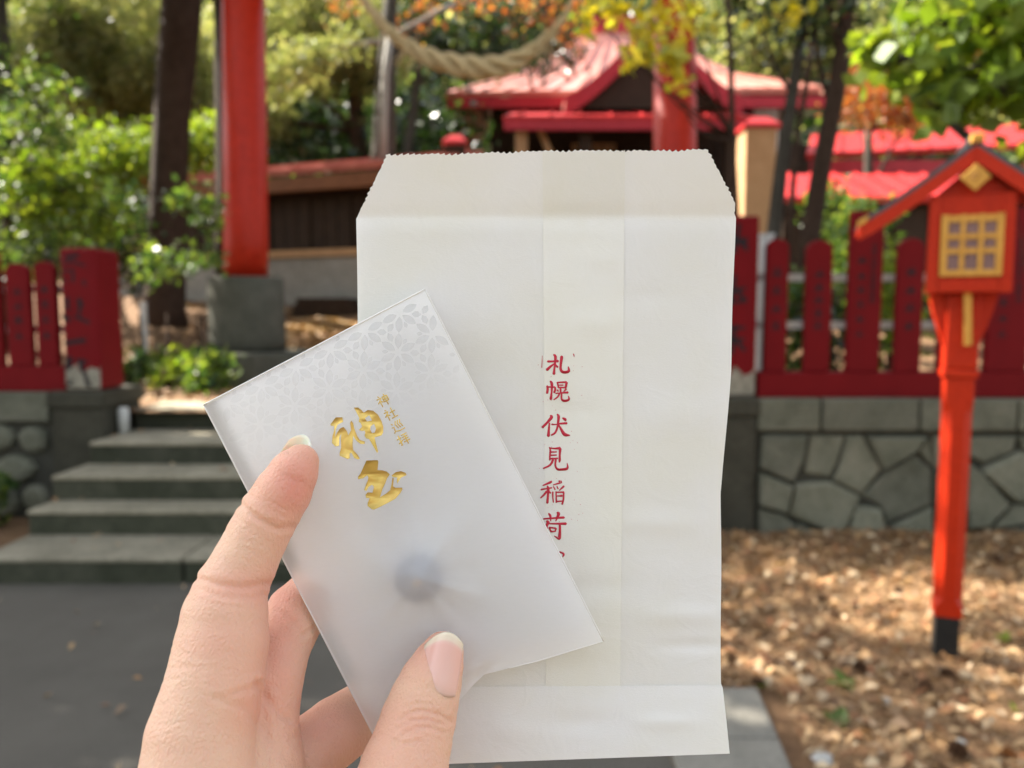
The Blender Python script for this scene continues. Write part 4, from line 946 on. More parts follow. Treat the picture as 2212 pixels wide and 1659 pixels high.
H_ = 0.6
lo = np.array([-118., -262., 150.]); hi = np.array([-2., -10., 256.])
nx, ny, nz = [int((hi[i] - lo[i]) / H_) + 1 for i in range(3)]
ax = [lo[i] + H_ * np.arange(n) for i, n in enumerate((nx, ny, nz))]
BIG = 20.0
def cone_field(ch, k_in):
    fld = np.full((nx, ny, nz), BIG, np.float32)
    for (a, ra), (b, rb) in zip(ch[:-1], ch[1:]):
        pad = max(ra, rb) + 5.0
        i0 = np.maximum(np.floor((np.minimum(a, b) - pad - lo) / H_).astype(int), 0)
        i1 = np.minimum(np.ceil((np.maximum(a, b) + pad - lo) / H_).astype(int) + 1, (nx, ny, nz))
        if np.any(i1 <= i0): continue
        gx = ax[0][i0[0]:i1[0], None, None].astype(np.float32); gy = ax[1][None, i0[1]:i1[1], None].astype(np.float32); gz = ax[2][None, None, i0[2]:i1[2]].astype(np.float32)
        ba = b - a; L = float(ba @ ba)
        t = np.clip(((gx - a[0]) * ba[0] + (gy - a[1]) * ba[1] + (gz - a[2]) * ba[2]) / L, 0, 1)
        dx = gx - a[0] - t * ba[0]; dy = gy - a[1] - t * ba[1]; dz = gz - a[2] - t * ba[2]
        dd = np.sqrt(dx * dx + dy * dy + dz * dz) - (ra + t * (rb - ra))
        sub = fld[i0[0]:i1[0], i0[1]:i1[1], i0[2]:i1[2]]
        h = np.clip(.5 + .5 * (sub - dd) / k_in, 0, 1)
        sub[...] = sub + h * (dd - sub) - k_in * h * (1 - h) * .5
    return fld
def smin(a, b, k):
    h = np.clip(.5 + .5 * (a - b) / k, 0, 1)
    return a + h * (b - a) - k * h * (1 - h)
sd = smin(cone_field(palm_f, .8), cone_field(palm_g, .8), 6.)
for ch, k in ((thumb_f, 5.), (index_f, 2.2), (middle_f, 1.8), (ring_f, 1.6), (little_f, 1.6)):
    sd = smin(sd, cone_field(ch, .8), k)

def surface_nets(f):
    s = f < 0
    X, Y, Z = f.shape
    c = [s[i:X-1+i, j:Y-1+j, k:Z-1+k] for i in (0,1) for j in (0,1) for k in (0,1)]
    tot = sum(x.astype(np.int8) for x in c)
    act = (tot > 0) & (tot < 8)
    idx = np.argwhere(act)
    vid = np.full(act.shape, -1, np.int32); vid[act] = np.arange(len(idx))
    acc = np.zeros((len(idx), 3)); cnt = np.zeros(len(idx))
    cor = [(i, j, k) for i in (0,1) for j in (0,1) for k in (0,1)]
    val = [f[idx[:,0]+i, idx[:,1]+j, idx[:,2]+k] for i, j, k in cor]
    for a in range(8):
        for b in range(a+1, 8):
            if sum(abs(cor[a][q]-cor[b][q]) for q in range(3)) != 1: continue
            va, vb = val[a], val[b]; m = (va < 0) != (vb < 0)
            t = np.where(m, va / np.where(m, va - vb, 1), 0)
            for q in range(3):
                acc[:, q] += np.where(m, cor[a][q] + t * (cor[b][q] - cor[a][q]), 0)
            cnt += m
    v = lo + H_ * (idx + acc / cnt[:, None])
    quads = []
    for axis in range(3):
        sl0 = [slice(None)]*3; sl1 = [slice(None)]*3
        sl0[axis] = slice(0, -1); sl1[axis] = slice(1, None)
        a, b = s[tuple(sl0)], s[tuple(sl1)]
        e = np.argwhere(a != b)
        u, w = [(1,2),(2,0),(0,1)][axis]
        ok = (e[:,u] > 0) & (e[:,w] > 0) & (e[:,u] < f.shape[u]-1) & (e[:,w] < f.shape[w]-1)
        e = e[ok]; ins = a[tuple(e.T)]
        def cell(du, dw):
            c_ = e.copy(); c_[:,u] += du; c_[:,w] += dw; return vid[tuple(c_.T)]
        q = np.stack([cell(-1,-1), cell(0,-1), cell(0,0), cell(-1,0)], 1)
        q[~ins] = q[~ins][:, ::-1]
        quads.append(q)
    return v, np.concatenate(quads)
hv, hq = surface_nets(sd)
del sd
# smooth the grid steps away, then press in creases and knuckle folds
def lap(v, q, it, lam=.5):
    e = np.concatenate([q[:, [0,1]], q[:, [1,2]], q[:, [2,3]], q[:, [3,0]]])
    for _ in range(it):
        s_ = np.zeros_like(v); n_ = np.zeros(len(v))
        for k in range(3):
            s_[:, k] = np.bincount(e[:,0], v[e[:,1], k], len(v)) + np.bincount(e[:,1], v[e[:,0], k], len(v))
        n_ = np.bincount(e[:,0], minlength=len(v)) + np.bincount(e[:,1], minlength=len(v))
        v = v + lam * (s_ / n_[:, None] - v)
    return v
hv = lap(hv, hq, 5)
def vnormals(v, q):
    fn = np.cross(v[q[:,2]] - v[q[:,0]], v[q[:,3]] - v[q[:,1]])
    n = np.zeros_like(v)
    for c in range(4):
        for k in range(3): n[:, k] += np.bincount(q[:,c], fn[:,k], len(v))
    return n / np.maximum(np.linalg.norm(n, axis=1, keepdims=True), 1e-9)
hn = vnormals(hv, hq)
if np.mean(hn[:, 2] * (hv[:, 2] - hv[:, 2].mean())) < 0: hq = hq[:, ::-1]; hn = -hn
hpx = CX + F * hv[:, 0] / hv[:, 2]; hpy = CY - F * hv[:, 1] / hv[:, 2]
front = hn[:, 2] < .15
def seg_dist(pts):
    best = np.full(len(hv), 1e9)
    for (x0, y0), (x1, y1) in zip(pts[:-1], pts[1:]):
        ex, ey = x1 - x0, y1 - y0
        t = np.clip(((hpx - x0) * ex + (hpy - y0) * ey) / (ex * ex + ey * ey), 0, 1)
        best = np.minimum(best, np.hypot(hpx - x0 - t * ex, hpy - y0 - t * ey))
    return best
creases = [  # polyline in picture pixels, half width px, depth mm
    ([(520,1090),(560,1122),(600,1142),(636,1140)], 7, .55), ([(540,1108),(575,1136),(610,1152)], 5, .25),
    ([(424,1250),(470,1262),(525,1270),(580,1262)], 8, .50), ([(432,1272),(480,1288),(540,1290),(572,1284)], 6, .32), ([(440,1296),(480,1310),(520,1312)], 4, .14),
    ([(556,1478),(580,1512),(600,1540),(622,1552)], 8, .5), ([(500,1500),(540,1488),(566,1476)], 7, .30), ([(560,1480),(572,1560),(580,1659)], 9, .30),
    ([(470,1510),(530,1530),(600,1620),(640,1659)], 9, .28), ([(380,1400),(420,1420),(450,1424)], 4, .10),
    ([(596,1318),(620,1330),(655,1372)], 6, .3), ([(648,1378),(672,1360),(694,1346)], 5, .35), ([(630,1600),(650,1585),(690,1600)], 6, .2),
    ([(862,1556),(885,1540),(915,1535),(950,1545),(975,1560)], 5, .42), ([(858,1574),(890,1556),(925,1553),(960,1566)], 4, .30), ([(866,1590),(895,1574),(930,1572),(958,1582)], 4, .30),
    ([(872,1530),(900,1520),(940,1524)], 4, .2), ([(900,1600),(930,1594),(950,1600)], 4, .2), ([(850,1600),(880,1606),(915,1610)], 4, .16), ([(885,1625),(925,1630)], 4, .14),
    ([(372,1470),(400,1462),(430,1466)], 4, .08), ([(352,1520),(390,1512),(430,1520)], 4, .10), ([(340,1570),(390,1560),(450,1575)], 4, .10),
]
hd = np.zeros(len(hv))
cr_ = random.Random(12)                                # fine secondary skin lines, mostly across the finger
for _ in range(90):
    k_ = cr_.random()
    if k_ < .34: f_ = cr_.random(); x_, y_, an_, sp_ = 640 - 150 * f_ + cr_.gauss(0, 30), 1000 + 280 * f_, .45, 34
    elif k_ < .66: f_ = cr_.random(); x_, y_, an_, sp_ = 480 - 60 * f_ + cr_.gauss(0, 50), 1290 + 370 * f_, .15, 40
    elif k_ < .86: f_ = cr_.random(); x_, y_, an_, sp_ = 915 - 40 * f_ + cr_.gauss(0, 32), 1525 + 134 * f_, -.12, 30
    else: f_ = cr_.random(); x_, y_, an_, sp_ = 610 + cr_.gauss(0, 30), 1330 + 300 * f_, .5, 26
    an_ += cr_.gauss(0, .22); ln_ = sp_ * cr_.uniform(.5, 1.4); bw_ = cr_.uniform(-5, 5)
    creases.append(([(x_ - ln_*math.cos(an_), y_ - ln_*math.sin(an_)), (x_ + bw_*.3, y_ + bw_), (x_ + ln_*math.cos(an_), y_ + ln_*math.sin(an_))], cr_.uniform(2.6, 4.2), cr_.uniform(.04, .12)))
for pts, w, dep in creases:
    d_ = seg_dist(pts)
    hd -= dep * np.exp(-(d_ / w) ** 2) - .30 * dep * np.exp(-((d_ - 2.2 * w) / (1.3 * w)) ** 2)
hv = hv + hn * (hd * front)[:, None]
# nail plates: (u across, v along), picture position and depth
def thumb_nail(u, v):
    bl, br, tl, tr = np.array([910, 1464]), np.array([983, 1506]), np.array([917, 1394]), np.array([1001, 1392])
    a = (u + 1) / 2
    # superellipse-like narrowing towards the cuticle
    lift = (1 - u * u)
    p = (bl * (1 - a) + br * a) * (1 - v) + (tl * (1 - a) + tr * a) * v
    p = p + np.array([4, -27]) * lift * v ** 1.5 + np.array([-2, 14]) * lift * (1 - v) ** 3
    p = p + np.array([2.0, 0]) * u * math.sin(math.pi * v)
    d = 203.0 + 4.6 * v + 2.9 * (u - .12) ** 2 + .9 * max(0, v - .8) + .9 * max(0, 1 - v / .16) ** 2
    return p[0], p[1], d
def index_nail(u, v):
    a0, a1 = np.array([596, 1062]), np.array([660, 941])
    p = a0 * (1 - v) + a1 * v + np.array([.86, .46]) * u * (36 - 7 * v * v)
    p = p + np.array([-9, 17]) * (u * u) * v * 1.3
    return p[0], p[1], 219.6 - 2.6 * u * u - .9 * v
def plate(fn, name, mat, parent, off=.0, nu=14, nv=18, thick=.45, v0=0., v1=1.):
    P_, Q_ = [], []
    for j in range(nv + 1):
        for i in range(nu + 1):
            x, y, d = fn(-1 + 2 * i / nu, v0 + (v1 - v0) * j / nv)
            P_.append(vs(x, y, d + off))
    n = len(P_); back = [p + np.array([0, 0, thick]) for p in P_]
    W = nu + 1
    for j in range(nv):
        for i in range(nu):
            a = j * W + i
            Q_.append((a, a + 1, a + W + 1, a + W)); Q_.append((n + a, n + a + W, n + a + W + 1, n + a + 1))
    ring = [i for i in range(W)] + [j * W + nu for j in range(1, nv + 1)] + [nv * W + i for i in range(nu - 1, -1, -1)] + [j * W for j in range(nv - 1, 0, -1)]
    for a, b in zip(ring, ring[1:] + ring[:1]): Q_.append((b, a, n + a, n + b))
    o = npmesh(name, v2w(P_ + back), Q_, mat, parent, smooth=True)
    at = o.data.attributes.new('along', 'FLOAT', 'POINT')
    vals = np.array([v0 + (v1 - v0) * j / nv for j in range(nv + 1) for i in range(nu + 1)] * 2, np.float32)
    at.data.foreach_set('value', vals)
    return o
# bed the thumb nail: flesh under it is pushed back, a low fold of skin stays round it
U_, V_ = np.meshgrid(np.linspace(-1.06, 1.06, 60), np.linspace(-.04, 1.02, 70))
NP = np.array([thumb_nail(u, v) for u, v in zip(U_.ravel(), V_.ravel())])
near = np.where((hpx > 890) & (hpx < 1020) & (hpy > 1350) & (hpy < 1540) & (hn[:, 2] < .3))[0]
for blk in np.array_split(near, max(1, len(near) // 2000)):
    dd = np.hypot(hpx[blk][:, None] - NP[None, :, 0], hpy[blk][:, None] - NP[None, :, 1])
    k = dd.argmin(1); dm = dd[np.arange(len(blk)), k]; nd = NP[k, 2]
    w = np.clip(1 - (dm - 2) / 5, 0, 1)
    tgt = nd + .45
    cur = hv[blk, 2]
    newd = np.where(w > 0, cur * (1 - w) + np.maximum(cur, tgt) * w, cur)
    ring = np.exp(-((dm - 8) / 6) ** 2) * (dm > 1.5) * np.clip((hpy[blk] - 1396) / 40, 0, 1)
    newd = np.where(w <= 0, cur * (1 - .7 * ring) + np.minimum(cur, nd - .45) * .7 * ring, newd)
    hv[blk] *= (newd / cur)[:, None]
# skin pigment: pinker pads and joints (0 = plain skin, 1 = flushed)
def spot(x, y, rx, ry, a=0.):
    c, s_ = math.cos(a), math.sin(a)
    ex, ey = (hpx - x) * c + (hpy - y) * s_, -(hpx - x) * s_ + (hpy - y) * c
    return np.exp(-(ex / rx) ** 2 - (ey / ry) ** 2)
flush = .95 * spot(640, 1045, 75, 95, .5) + .45 * spot(520, 1270, 90, 40) + .5 * spot(620, 1290, 60, 90) + .5 * spot(600, 1420, 60, 90) + .55 * spot(700, 1560, 110, 90) \
    + .6 * spot(945, 1400, 70, 60) + .35 * spot(905, 1560, 70, 40) + .35 * spot(540, 1520, 60, 60) + .3 * spot(470, 1390, 60, 70) + .25 * spot(880, 1640, 80, 50)
flush = np.clip(flush, 0, 1)

t = NT('skin'); co = t.coord()
fl = t.n('ShaderNodeAttribute', attribute_name='flush').outputs['Fac']
base = t.mix(fl, (.745, .485, .34), (.69, .275, .205))
mott = t.noise(co, 170, 6, .65)
base = t.mix(t.ramp(mott, [(.38, (0, 0, 0)), (.66, (.38, .38, .38))]), base, (.72, .40, .29))
vor = t.n('ShaderNodeTexVoronoi', feature='DISTANCE_TO_EDGE'); vor.inputs['Scale'].default_value = 950
mp = t.n('ShaderNodeMapping'); mp.inputs['Scale'].default_value = (1, 1, .45); mp.inputs['Rotation'].default_value = (0, .5, 0)
t.l(co, mp.inputs[0]); t.l(mp.outputs[0], vor.inputs['Vector'])
fine = t.noise(co, 1400, 3, .6)
hgt = t.n('ShaderNodeMath', operation='ADD'); t.l(vor.outputs['Distance'], hgt.inputs[0]); t.l(fine, hgt.inputs[1])
b1 = t.bump(hgt.outputs[0], .6, .0006)
p = t.bsdf(base, .48, b1, .35)
p.inputs['Subsurface Weight'].default_value = .35
p.inputs['Subsurface Radius'].default_value = (1., .35, .2)
p.inputs['Subsurface Scale'].default_value = .0035
M_skin = t.done(p)
t = NT('nail')
al = t.n('ShaderNodeAttribute', attribute_name='along').outputs['Fac']
nn = t.noise(t.coord(), 900, 2)
col = t.ramp(al, [(0., (.78, .56, .50)), (.14, (.76, .47, .40)), (.80, (.74, .43, .365)), (.85, (.74, .48, .40)), (.89, (.74, .60, .47)), (1., (.74, .65, .49))])
p = t.bsdf(col, .26, t.bump(nn, .05, .0003), .5)
p.inputs['Subsurface Weight'].default_value = .15; p.inputs['Subsurface Radius'].default_value = (1., .5, .4); p.inputs['Subsurface Scale'].default_value = .002
M_nail = t.done(p)
t = NT('nail_rim'); p = t.bsdf((.92, .87, .72), .35, None, .5); p.inputs['Subsurface Weight'].default_value = .4; p.inputs['Subsurface Scale'].default_value = .003; M_nailrim = t.done(p)

hand_root = empty('person', v2w([vs(560, 1900, 200)])[0], 'bare left hand with the packet held between thumb and fingers', 'person')
hand = npmesh('hand', v2w(hv), hq, M_skin, hand_root, smooth=True)
hand.data.attributes.new('flush', 'FLOAT', 'POINT').data.foreach_set('value', flush.astype(np.float32))
plate(thumb_nail, 'thumbnail', M_nail, hand_root)
plate(index_nail, 'fingernail', M_nailrim, hand_root, thick=.4)

# ------------------------------------------------------------------ flat ink and foil lettering helpers (view space, mm)
def ribbon(pts, sub=3):
    """brush stroke: [(x,y,w)...] -> outline polygon"""
    P_ = np.array([(a, b) for a, b, w in pts], float); W_ = np.array([w for *_, w in pts], float) / 2
    T = np.gradient(P_, axis=0) if len(P_) > 2 else np.repeat([P_[1] - P_[0]], 2, 0)
    T /= np.linalg.norm(T, axis=1, keepdims=True)
    N = np.stack([-T[:, 1], T[:, 0]], 1)
    L = P_ + N * W_[:, None]; Rr = P_ - N * W_[:, None]
    cap1 = P_[-1] + T[-1] * W_[-1] * .7; cap0 = P_[0] - T[0] * W_[0] * .7
    return np.concatenate([L, [cap1], Rr[::-1], [cap0]])
def smooth_stroke(pts):
    if len(pts) < 3: return pts
    out = []; q = [pts[0]] + list(pts) + [pts[-1]]
    for i in range(1, len(q) - 2):
        for s_ in (0, .33, .66):
            a, b, c, d = [np.array(q[i + k], float) for k in (-1, 0, 1, 2)]
            out.append(tuple(.5 * (2*b + (c-a)*s_ + (2*a-5*b+4*c-d)*s_**2 + (3*b-a-3*c+d)*s_**3)))
    out.append(tuple(pts[-1])); return out
def ink_mesh(polys, name, mat, parent, depth_fn, lift, thick):
    """polys: list of [outer, hole...] in picture px; each becomes a thin plate following depth_fn"""
    V, Fc = [], []
    for k_, loops in enumerate(polys):
        eps = lift + .004 * k_
        flat = [Vector((x, y, 0)) for lp in loops for x, y in lp]
        tris = tessellate_polygon([[Vector((x, y, 0)) for x, y in lp] for lp in loops])
        n0 = len(V)
        for p_ in flat:
            d = depth_fn(p_.x, p_.y); V.append(vs(p_.x, p_.y, d - eps - thick))
        n = len(flat)
        for p_ in flat:
            d = depth_fn(p_.x, p_.y); V.append(vs(p_.x, p_.y, d - eps))
        for a, b, c in tris:
            pa, pb, pc = flat[a], flat[b], flat[c]
            if (pb - pa).cross(pc - pa).z < 0: b, c = c, b
            Fc.append((n0 + a, n0 + b, n0 + c))
        s0 = 0
        for lp in loops:
            m = len(lp)
            for i in range(m):
                a, b = n0 + s0 + i, n0 + s0 + (i + 1) % m
                Fc.append((a, b, b + n)); Fc.append((a, b + n, a + n))
            s0 += m
    return npmesh(name, v2w(V), Fc, mat, parent, k=3)

# ------------------------------------------------------------------ paper bag
def paper_mat(name, col, trans, scale=500., b=.16):
    t = NT(name); co = t.coord()
    fib = t.n('ShaderNodeMapping'); fib.inputs['Scale'].default_value = (1, 1, 2.2); t.l(co, fib.inputs[0])
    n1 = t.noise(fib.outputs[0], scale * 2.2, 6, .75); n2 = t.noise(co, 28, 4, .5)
    c = t.mix(t.ramp(n2, [(.35, (0, 0, 0)), (.65, (1, 1, 1))]), col, tuple(x * f for x, f in zip(col, (.98, .972, .92))))  # warm patches stand for light through the paper, put into the colour
    crk = t.n('ShaderNodeTexNoise', noise_dimensions='3D'); crk.inputs['Scale'].default_value = 70; crk.inputs['Detail'].default_value = 3; crk.inputs['Distortion'].default_value = .8; t.l(co, crk.inputs['Vector'])
    rid = t.ramp(crk.outputs['Fac'], [(.40, (.0, .0, .0)), (.5, (1, 1, 1)), (.60, (.0, .0, .0))])
    bm0 = t.bump(rid, .06, .0006)
    bn = t.n('ShaderNodeBump'); bn.inputs['Strength'].default_value = b; bn.inputs['Distance'].default_value = .0006; t.l(n1, bn.inputs['Height']); t.l(bm0, bn.inputs['Normal']); bm = bn.outputs[0]
    d = t.bsdf(c, .75, bm, .2)
    tr = t.n('ShaderNodeBsdfTranslucent'); t.l(t.mix(1., c, (1., .97, .88), 'MULTIPLY'), tr.inputs[0]); t.l(bm, tr.inputs['Normal'])
    m = t.n('ShaderNodeMixShader'); m.inputs[0].default_value = trans
    t.l(d.outputs[0], m.inputs[1]); t.l(tr.outputs[0], m.inputs[2]); return t.done(m.outputs[0])
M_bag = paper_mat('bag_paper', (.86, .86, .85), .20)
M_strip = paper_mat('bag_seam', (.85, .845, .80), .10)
rngb = np.random.default_rng(5)
waves = [(rngb.uniform(-.012, .012), rngb.uniform(.002, .010), rngb.uniform(0, 6.3), rngb.uniform(.05, .28)) for _ in range(9)]
dents = [(1290,700,60,30,.25),(1240,890,70,26,-.22),(1420,1130,90,24,.30),(1250,1270,120,26,-.35),(1480,1330,90,22,.40),(1130,1230,60,40,.3),(1500,1395,80,14,-.35),
         (1300,560,50,20,.16),(1400,640,60,24,-.18),(1470,900,70,40,.3),(1020,800,90,60,-.4),(1240,1400,90,30,.35),(1440,1560,60,16,.3),(1250,1560,80,22,-.3),(1100,1580,60,30,.3),(980,480,160,40,.3)]
def bag_depth(x, y):
    d = 231.0
    for a, b, ph, amp in waves: d += amp * .7 * math.sin(a * x + b * y + ph)
    for cx, cy, rx, ry, h in dents:
        d -= 1.5 * h * math.exp(-((x - cx) / rx) ** 2 - ((y - cy) / ry) ** 2)
    if y < 468:
        s_ = (468 - y); d -= .042 * s_ - .00002 * s_ * s_
    d += .42 * math.exp(-((y - 468) / 22.) ** 2)          # rounded crease
    d += 1.3 * ((x - 1180) / 400.) ** 2                     # gentle bow
    return d
def edge_noise(i, a): return a * (((i * 7919) % 13) / 6. - 1)
def bag_left(y):
    if y < 465: return 770 + 65 * (465 - y) / 135.
    return 770 + (y - 465) / 1190. * 8 + 1.2 * math.sin(y / 83.)
def bag_right(y):
    return float(np.interp(y, [320, 435, 800, 1045, 1065, 1300, 1478, 1486, 1630], [1530, 1590, 1579, 1559.5, 1557.5, 1557, 1558, 1561, 1575])) + 1.0 * math.sin(y / 60.) * (y > 440)
def zig(u, n, a):           # pinked (zigzag) cut
    f = (u * n) % 1.0
    return a * (abs(f - .5) * 2) ** .7
def sheet(name, mat, parent, left, right, top, bot, depth, off, nu=90, nv=150, pink=0., curl=None):
    V, Q_ = [], []
    for j in range(nv + 1):
        v = j / nv
        for i in range(nu + 1):
            u = i / nu
            y = top(u) * (1 - v) + bot(u) * v
            l, r_ = left(y), right(y)
            if pink and y < 470:
                l += zig(y / 470., 40, 5 * pink) + edge_noise(j, .8); r_ -= zig(y / 470., 40, 5 * pink) + edge_noise(j + 5, .8)
            x = l + (r_ - l) * u
            V.append(vs(x, y, depth(x, y) + off))
    W = nu + 1
    for j in range(nv):
        for i in range(nu):
            a = j * W + i; Q_.append((a, a + W, a + W + 1, a + 1))
    return npmesh(name, v2w(V), Q_, mat, parent, smooth=True)
bag = empty('paper_bag', C3(1175, 1655, .231), 'white paper bag with red vertical lettering and zigzag top edge, behind the packet', 'paper bag')
top_e = lambda u: 331 - 11 * u + zig(u, 54, 3.6 + 1.4 * math.sin(u * 37)) + 1.6 * math.sin(u * 9) + .8 * math.sin(u * 71)
bot_e = lambda u: 1657 - 29 * u
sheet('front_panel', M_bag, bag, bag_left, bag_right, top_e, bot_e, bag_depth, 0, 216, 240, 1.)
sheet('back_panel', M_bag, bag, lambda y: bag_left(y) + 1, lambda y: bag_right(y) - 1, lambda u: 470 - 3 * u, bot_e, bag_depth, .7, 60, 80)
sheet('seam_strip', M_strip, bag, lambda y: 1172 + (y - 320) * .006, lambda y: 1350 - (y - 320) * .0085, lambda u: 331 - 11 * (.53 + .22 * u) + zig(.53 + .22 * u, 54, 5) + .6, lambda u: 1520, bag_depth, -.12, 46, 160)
M_flap = paper_mat('bag_flap', (.87, .875, .88), .12)
sheet('bottom_flap', M_flap, bag, lambda y: bag_left(y) + 1, lambda y: bag_right(y) + .5, lambda u: 1484 - 5 * u + zig(u, 80, 1.6), bot_e, lambda x, y: bag_depth(x, y) - .010 * max(0, y - 1484) + .00002 * max(0, y - 1484) ** 2, -.30, 120, 40)

RED2 = lambda zx, zy, w, oy, k: (1150.2 + zx * k, oy + zy * k, w * k)
def ch(strokes, oy, k): return [[ribbon(smooth_stroke([RED2(a, b, w, oy, k) for a, b, w in s]))] for s in strokes]
K1, K2 = .08532, .1173
red = [
 ([[(385,335,60),(520,335,50),(650,325,68)], [(535,165,40),(582,215,72),(570,400,52),(550,560,55),(543,655,74)], [(545,400,40),(450,470,60),(365,550,76)], [(590,425,40),(638,480,54)],
   [(735,205,66),(737,250,76),(715,430,60),(716,540,66),(762,600,70),(850,608,70),(922,572,70),(906,470,28)]], 752.1, K1),
 ([[(450,835,45),(490,900,72),(485,1100,46),(465,1290,76)], [(375,955,55),(385,1040,62),(370,1140,60)], [(385,980,38),(565,985,40)], [(572,990,50),(575,1060,52),(548,1120,62)],
   [(628,865,40),(665,1000,46)], [(630,868,38),(860,858,52)], [(868,868,62),(836,1000,55)], [(680,935,30),(778,935,34)], [(660,998,38),(830,995,40)],
   [(710,1010,50),(715,1125,42)], [(628,1058,46),(656,1092,30)], [(852,1030,52),(790,1100,26)], [(590,1145,34),(740,1132,36),(898,1120,60)],
   [(692,1130,42),(640,1230,42),(540,1305,30)], [(740,1130,42),(735,1270,46),(775,1325,60),(860,1330,62),(927,1290,52),(905,1208,20)]], 752.1, K1),
 ([[(452,148,40),(485,190,80),(380,320,62),(250,450,60)], [(430,340,42),(415,500,56),(402,670,80)], [(490,375,46),(600,376,30),(700,355,46),(870,345,62)],
   [(625,118,36),(662,170,72),(652,300,62),(635,430,52),(580,580,52),(480,645,44)], [(640,340,22),(700,450,52),(780,590,84),(840,640,86),(945,650,30)], [(765,213,40),(828,252,78),(830,290,30)]], 884.8, K1),
 ([[(425,955,28),(452,1010,46),(440,1200,46),(440,1280,40)], [(430,968,30),(560,985,46),(700,975,70)], [(702,990,76),(690,1150,52),(690,1280,60),(678,1338,24)],
   [(470,1075,46),(612,1070,34)], [(470,1155,42),(612,1150,34)], [(450,1240,42),(640,1235,42)], [(520,1262,62),(450,1400,52),(275,1490,40)],
   [(590,1262,52),(580,1420,46),(640,1512,60),(760,1515,62),(860,1500,70),(892,1450,50),(875,1350,14)]], 884.8, K1),
 ([[(345,185,28),(330,207,46),(195,265,24)], [(275,275,30),(292,330,50),(285,450,42),(274,588,46)], [(158,342,32),(358,308,26)], [(265,370,42),(210,440,36),(150,496,24)], [(298,368,40),(337,408,28)],
   [(485,185,30),(535,206,36),(382,256,20)], [(385,285,20),(417,342,26)], [(450,280,20),(472,326,26)], [(578,280,42),(494,357,18)],
   [(375,383,30),(375,480,26),(386,576,24)], [(435,378,26),(440,580,30)], [(436,390,26),(578,390,36)], [(577,395,30),(570,520,32),(545,612,34)], [(450,460,20),(548,455,42)], [(440,560,30),(560,553,26)]], 1017.5, K2),
 ([[(205,882,30),(400,866,36),(582,856,46)], [(298,782,30),(330,830,46),(336,922,18)], [(452,765,30),(482,790,60),(428,922,18)], [(262,922,40),(290,945,60),(262,1000,50),(215,1080,30)], [(268,1000,34),(262,1230,36)],
   [(308,970,26),(450,970,36),(618,970,50)], [(505,970,42),(505,1100,46),(497,1220,60),(480,1244,44),(402,1194,14)], [(308,1040,30),(345,1122,34)], [(310,1040,30),(435,1055,32)], [(437,1058,32),(415,1112,24)], [(345,1116,30),(430,1110,24)]], 1017.5, K2),
 ([[(500,1490,30),(560,1515,40),(575,1545,40),(556,1580,20)], [(400,1640,26),(520,1640,26)]], 1017.5, K2),
]
t = NT('red_ink'); n1 = t.noise(t.coord(), 2600, 4, .7)
p = t.bsdf(t.ramp(n1, [(.3, (.46, .012, .035)), (.62, (.56, .03, .06)), (.78, (.68, .20, .20))]), .6, None, .3); M_ink = t.done(p)
for strokes, oy, k in red:
    ink_mesh(ch(strokes, oy, k), 'printed_character', M_ink, bag, bag_depth, .17, .02)
marks = ch([[(247,190,10),(245,330,16),(234,490,20)], [(1032,140,16),(1050,175,26),(1056,228,8)]], 752.1, K1)
rs = random.Random(3)
for _ in range(46):
    x, y = 1160 + rs.random() * 100, rs.choice([800, 868, 960, 1012, 1075, 1120]) + rs.gauss(0, 14)
    s_ = rs.uniform(.5, 1.2); a = rs.random() * 3
    marks.append([ribbon([(x, y, s_), (x + s_ * math.cos(a), y + s_ * math.sin(a), s_ * .7)])])
tag(ink_mesh(marks, 'ink_specks', M_ink, bag, bag_depth, .17, .015), kind='stuff')

# ------------------------------------------------------------------ vellum packet with its bead
GX, GY = 905., 1248.
def packet_depth(x, y):
    dx, dy = x - GX, y - GY
    c, s_ = .46, .885                                       # along the packet's long side
    u, w = dx * c + dy * s_, -dx * s_ + dy * c
    r_ = math.hypot(dx, dy); th = math.atan2(dy, dx)
    h = 5.0 * math.exp(-(r_ / 80.) ** 1.7) + 1.5 * math.exp(-r_ / 170.)
    fold = sum(a * math.exp(-(((th - t0 + math.pi) % (2 * math.pi) - math.pi) / wd) ** 2) for t0, wd, a in
               ((-.95, .22, .9), (.32, .16, .8), (1.25, .25, -.8), (2.3, .2, .8), (-2.4, .3, -.6), (-.2, .2, -.5), (1.9, .18, .5), (.75, .14, -.4), (-1.7, .2, .5)))
    h += fold * 1.0 * math.exp(-((r_ - 95) / 75.) ** 2) * r_ * r_ / (r_ * r_ + 2500.)
    h += .35 * math.sin(u * .018 + 1) * math.exp(-(w / 260) ** 2) + .22 * math.sin(w * .03 + u * .008)
    h += .9 * math.exp(-((x - 1035) / 40.) ** 2 - ((y - 1460) / 26.) ** 2) * math.sin((x + y) * .09)
    return 222.4 - h
card_poly_l = lambda v: (440 + 386 * v, 875 + 755 * v)
def card_pt(u, v):
    l = np.array([440 + 386. * v, 875 + 750. * v]); r_ = np.array([918 + 386. * v, 625 + 760. * v])
    p = l * (1 - u) + r_ * u
    if v > .80:                                             # the open end sags and bends
        us = [0., .33, .40, .44, .70, 1.]; tgt = np.array([np.interp(u, us, [826, 985, 1022, 1046, 1165, 1304]), np.interp(u, us, [1625, 1522, 1480, 1457, 1427, 1385])])
        k_ = (v - .80) / .20; base = np.array([826., 1625.]) * (1 - u) + np.array([1304., 1385.]) * u
        p = p + (tgt - base) * k_ ** 1.5
    return p
